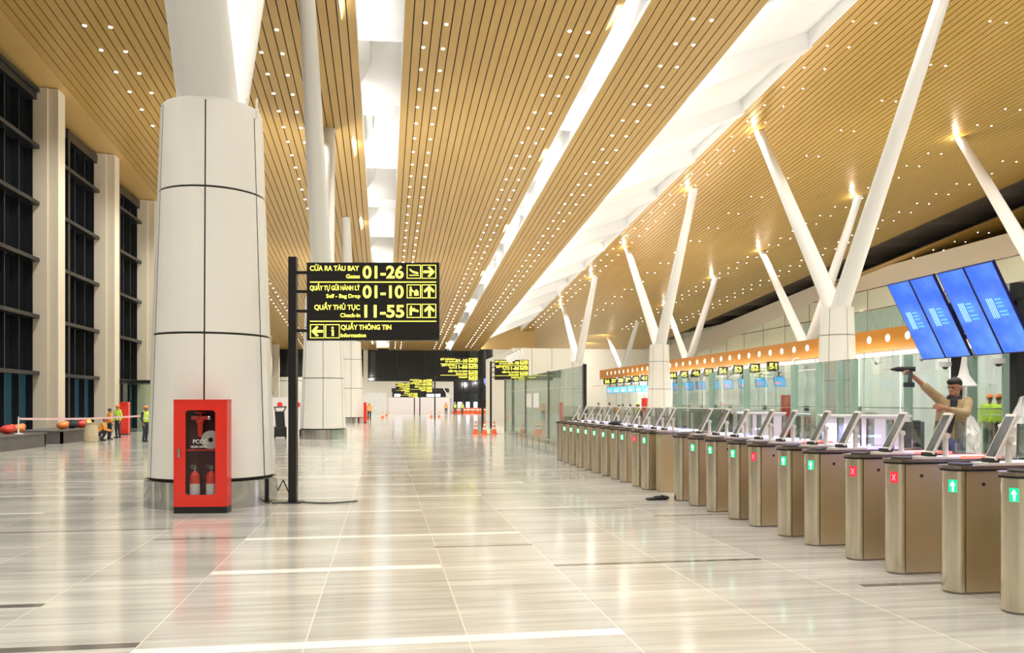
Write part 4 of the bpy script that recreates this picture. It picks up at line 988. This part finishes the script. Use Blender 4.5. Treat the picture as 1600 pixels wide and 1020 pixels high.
for i in range(9):
    u = 710+i*7.2; D = 122; l = (u-800)/1280*D; loc = (l*CS+D*SN, -l*SN+D*CS, 0); lab = 'orange and white barrier in the far row, %s from the lilac desk' % ordn[i]
    if i == 0: bar.location = loc; bar['label'] = lab; bar['group'] = 'far barriers'
    else: dup(bar, loc, 0, lab)
for i, u in enumerate((718, 731, 743)):  # glowing panels added to imitate white reflections
    D = 125; l = (u-800)/1280*D; r = thing('reflection_panel', '%s of three small glowing panels imitating reflections beyond the far barriers' % ('left', 'middle', 'right')[i], 'reflection panel', (l*CS+D*SN, -l*SN+D*CS, 0), 0, 'reflection panels')
    MB().box(-.28, .28, -.03, .03, .9, 1.75).build('face', 'wled' if False else 'bwled', r); MB().box(-.04, .04, -.03, .03, 0, .9).build('leg', 'dark', r)

# far info desk
D = 121; l = (607-800)/1280*D; ix, iy = l*CS+D*SN, -l*SN+D*CS
r = thing('information_desk', 'long lilac-white desk with dark displays on top at the far end of the hall', 'desk', (ix, iy, 0), -TH)
MB().box(0, 9.0, 0, 5, 0, 2.45).build('body', 'box', r); MB().box(.5, 8.4, .5, .9, 2.45, 3.2).build('display_band', 'dark', r); MB().box(.4, 8.6, .4, 4.5, 3.2, 3.8).build('canopy', 'blackm', r)
MB().hexa([(8.0,.3,3.8),(8.8,.3,2.5),(8.8,4,2.5),(8.0,4,3.8),(8.1,.3,3.9),(8.95,.3,2.5),(8.95,4,2.5),(8.1,4,3.9)]).build('end_fin', 'white', r)
MB().box(.8, 2.0, .48, .5, 2.55, 2.95).build('display', 'bwled', r); MB().box(5.6, 7.6, .48, .5, 2.55, 2.95).build('display', 'bwled', r)
# far red post and white hoardings
x, y = ground(570.5, 661); r = thing('red_cylinder', 'narrow red cabinet standing beyond the third column', 'fire cabinet', (x, y, 0)); MB().box(-.13, .13, -.13, .13, .06, 1.72).build('casing', 'red', r, bevel=.01); MB().box(-.13, .13, -.13, .13, 0, .06).build('base', 'black', r)
r.name = 'fire_cabinet'
for i, (u0, u1, D) in enumerate(((425, 452, 60), (456, 476, 60), (566, 604, 112))):
    a = (u0-800)/1280*D; b = (u1-800)/1280*D
    r = thing('hoarding', ('white hoarding board with a red roundel left of the sign post','white hoarding board with red markings right of the sign post','pale wrapped hoarding left of the lilac desk')[i], 'hoarding', (a*CS+D*SN, -a*SN+D*CS, 0), -TH, 'white hoardings')
    MB().box(0, b-a, 0, .08, 0, 2.1 if i < 2 else 3.0).build('board', 'box' if i < 2 else 'plastic', r)
    if i < 2: 
        MB().tube(((b-a)*.45, -.01, 1.55), ((b-a)*.45, .0, 1.55), .2, None, 20).build('roundel', 'redd', r)
# black machine left of the sign post
x, y = ground(438, 684); r = thing('floor_machine', 'upright black cleaning machine at the edge of the big column', 'cleaning machine', (x, y, 0), .2)
MB().box(-.28, .28, -.3, .3, .06, .55).build('base', 'blackm', r, bevel=.06); MB().hexa([(-.2,-.2,.55),(.22,-.2,.55),(.22,.25,.55),(-.2,.25,.55),(-.25,-.1,1.3),(.18,-.1,1.3),(.18,.25,1.3),(-.25,.25,1.3)]).build('tank', 'blackm', r, bevel=.04)
MB().path([(-.2, .1, 1.3), (-.3, -.2, 1.5), (.25, -.25, 1.52), (.18, .1, 1.3)], .03).build('handle', 'black', r, True)
for sx_ in (-.25, .25): MB().tube((sx_-.04, 0, .1), (sx_+.04, 0, .1), .1, None, 18).build('wheel', 'black', r, True)
# cable by the sign post
r = MB().path([(-2.0,13.9,.02),(-1.85,14.25,.35),(-1.75,14.5,.02)], .012).build('loose_cable', 'wire', None, True)
r.data.transform(Matrix.Identity(4)); bx, by = ground(432, 782); r.location = (bx+1.95, by-14.1, 0); tag(r, 'dark bent rod leaning between the column foot and the sign post', 'rod')
pts = [(-1.9+.16*i, 14.55+.12*math.sin(i*.8), .012) for i in range(10)]
r = MB().path(pts, .011).build('loose_cable', 'wire', None, True); tag(r, 'black cable lying on the floor around the foot of the sign post', 'cable')

# ---------------------------------------------------------------- left side: planters, booth, red cylinder, tape
def planter(u0, v0, x1, y0, y1, label, plants):
    r = thing('planter', label, 'planter', ((x1-1.1), y0, 0), 0, 'planters by the window wall')
    mb = MB(); L = y1-y0; mb.box(-1.0, 1.0, 0, .1, 0, .5); mb.box(-1.0, 1.0, L-.1, L, 0, .5); mb.box(-1.0, -.9, 0, L, 0, .5); mb.box(.9, 1.0, 0, L, 0, .5); mb.box(-.9, .9, .1, L-.1, 0, .40)
    mb.build('trough', 'planter', r); MB().box(-1.05, 1.05, -.05, L+.05, .5, .55).build('rim', 'planter', r)
    return r
planter(0, 0, -13.1, 26.5, 34.8, 'dark stone planter at the left edge below the first window bay', 0)
planter(0, 0, -13.2, 36.8, 41.5, 'dark stone planter behind the crouching worker', 0)
random.seed(11)
for i, (u, v, z, m, lab) in enumerate([(98, 0, .55, 'helm', 'orange helmet lying on the further planter'), (127, 0, .55, 'redd', 'red bag on the further planter, left of a yellow one'), (134, 0, .55, 'helmy', 'yellow bundle on the further planter'), (113, 0, .55, 'navy', 'dark bundle on the further planter'),
                                       (37, 0, .55, 'redd', 'red tool bag on the nearer planter'), (53, 0, .55, 'helm', 'orange bag on the nearer planter, right of a red one')]):
    X = -14.0; y = X/ratio(u); o = MB().ell((0, 0, .17), (.24, .3, .17)).ell((.1, .1, .25), (.13, .15, .12)).build('tool_bag', m, None, True); o.location = (X, (33.4 if u == 37 else 34.3) if u < 60 else y, z); tag(o, lab, 'bag', 'bags left on the planters')
x, y = ground(163, 690); o = MB().lathe([(0, 0), (.26, 0), (.3, .2), (.26, .6), (.2, .8), (.26, .86), (.1, .8), (0, .75)], n=16).build('sack', 'sack', None, True); o.location = (x-.35, y-.6, 0); tag(o, 'upright woven sack on the floor in front of the crouching worker', 'sack')
x, y = ground(195, 679); r = thing('fire_cabinet', 'tall narrow red cabinet in front of the green glass booth', 'fire cabinet', (x, y, 0))
MB().box(-.22, .22, -.2, .2, .05, 1.75).build('casing', 'red', r, bevel=.02); MB().box(-.15, .15, -.21, -.2, .3, 1.5).build('door', 'redd', r); MB().box(-.22, .22, -.2, .2, 0, .05).build('base', 'black', r)
bt = thing('glass_booth', 'green glass entrance booth between the third and fourth pilasters', 'booth', (-16.1, 51.25, 0))
MB().box(0, 2.5, 0, .03, 0, 2.85).build('front_pane', 'glassg', bt); MB().box(2.5, 2.53, 0, 3.4, 0, 2.85).build('side_pane', 'glassg', bt); MB().box(-.05, 2.65, -.1, 3.5, 2.85, 3.05).build('roof', 'dark', bt)
for a in (0, 1.25, 2.47): MB().box(a, a+.07, -.03, .04, 0, 2.85).build('mullion', 'dark', bt)
r = thing('wall_speaker', 'small black speaker box on the pilaster beside the big column', 'speaker', (-15.05, 58.2, 3.0)); MB().box(-.2, .2, -.25, .12, 0, .55).build('housing', 'black', r, bevel=.02); MB().box(-.03, .03, 0, .1, -.25, 0).build('bracket', 'black', r)
r = MB().box(-.16, .16, -.012, 0, -.2, .2).build('notice', 'vest', None); r.location = (-15.55, 58.335, 2.25); tag(r, 'small yellow notice below the black speaker on the pilaster', 'notice')
tp = MB(); A = Vector((-13.5, 33.2, 1.12)); Bq = Vector((-10.9, 39.6, 1.12)); 
n = 40
seg = [A+(Bq-A)*(i/n)+Vector((0, 0, -.06*math.sin(PI*i/n))) for i in range(n+1)]
for a, b in zip(seg, seg[1:]): tp.hexa([a-Vector((0,.003,.04)), b-Vector((0,.003,.04)), b+Vector((0,.003,-.04)), a+Vector((0,.003,-.04)), a+Vector((0,-.003,.04)), b+Vector((0,-.003,.04)), b+Vector((0,.003,.04)), a+Vector((0,.003,.04))])
o = tp.build('barrier_tape', mat('tape_pink_white', (.85, .55, .55), .5)); tag(o, 'red and white barrier tape stretched across in front of the windows', 'tape')
r = thing('barrier_post', 'slim white post holding the left end of the barrier tape', 'post', (-13.5, 33.1, 0.0)); MB().lathe([(0, .55), (.16, .55), (.16, .58), (.03, .60), (.022, 1.2), (0, 1.2)], n=14).build('post', 'white', r, True)
r.location = (-13.5, 33.1, 0)
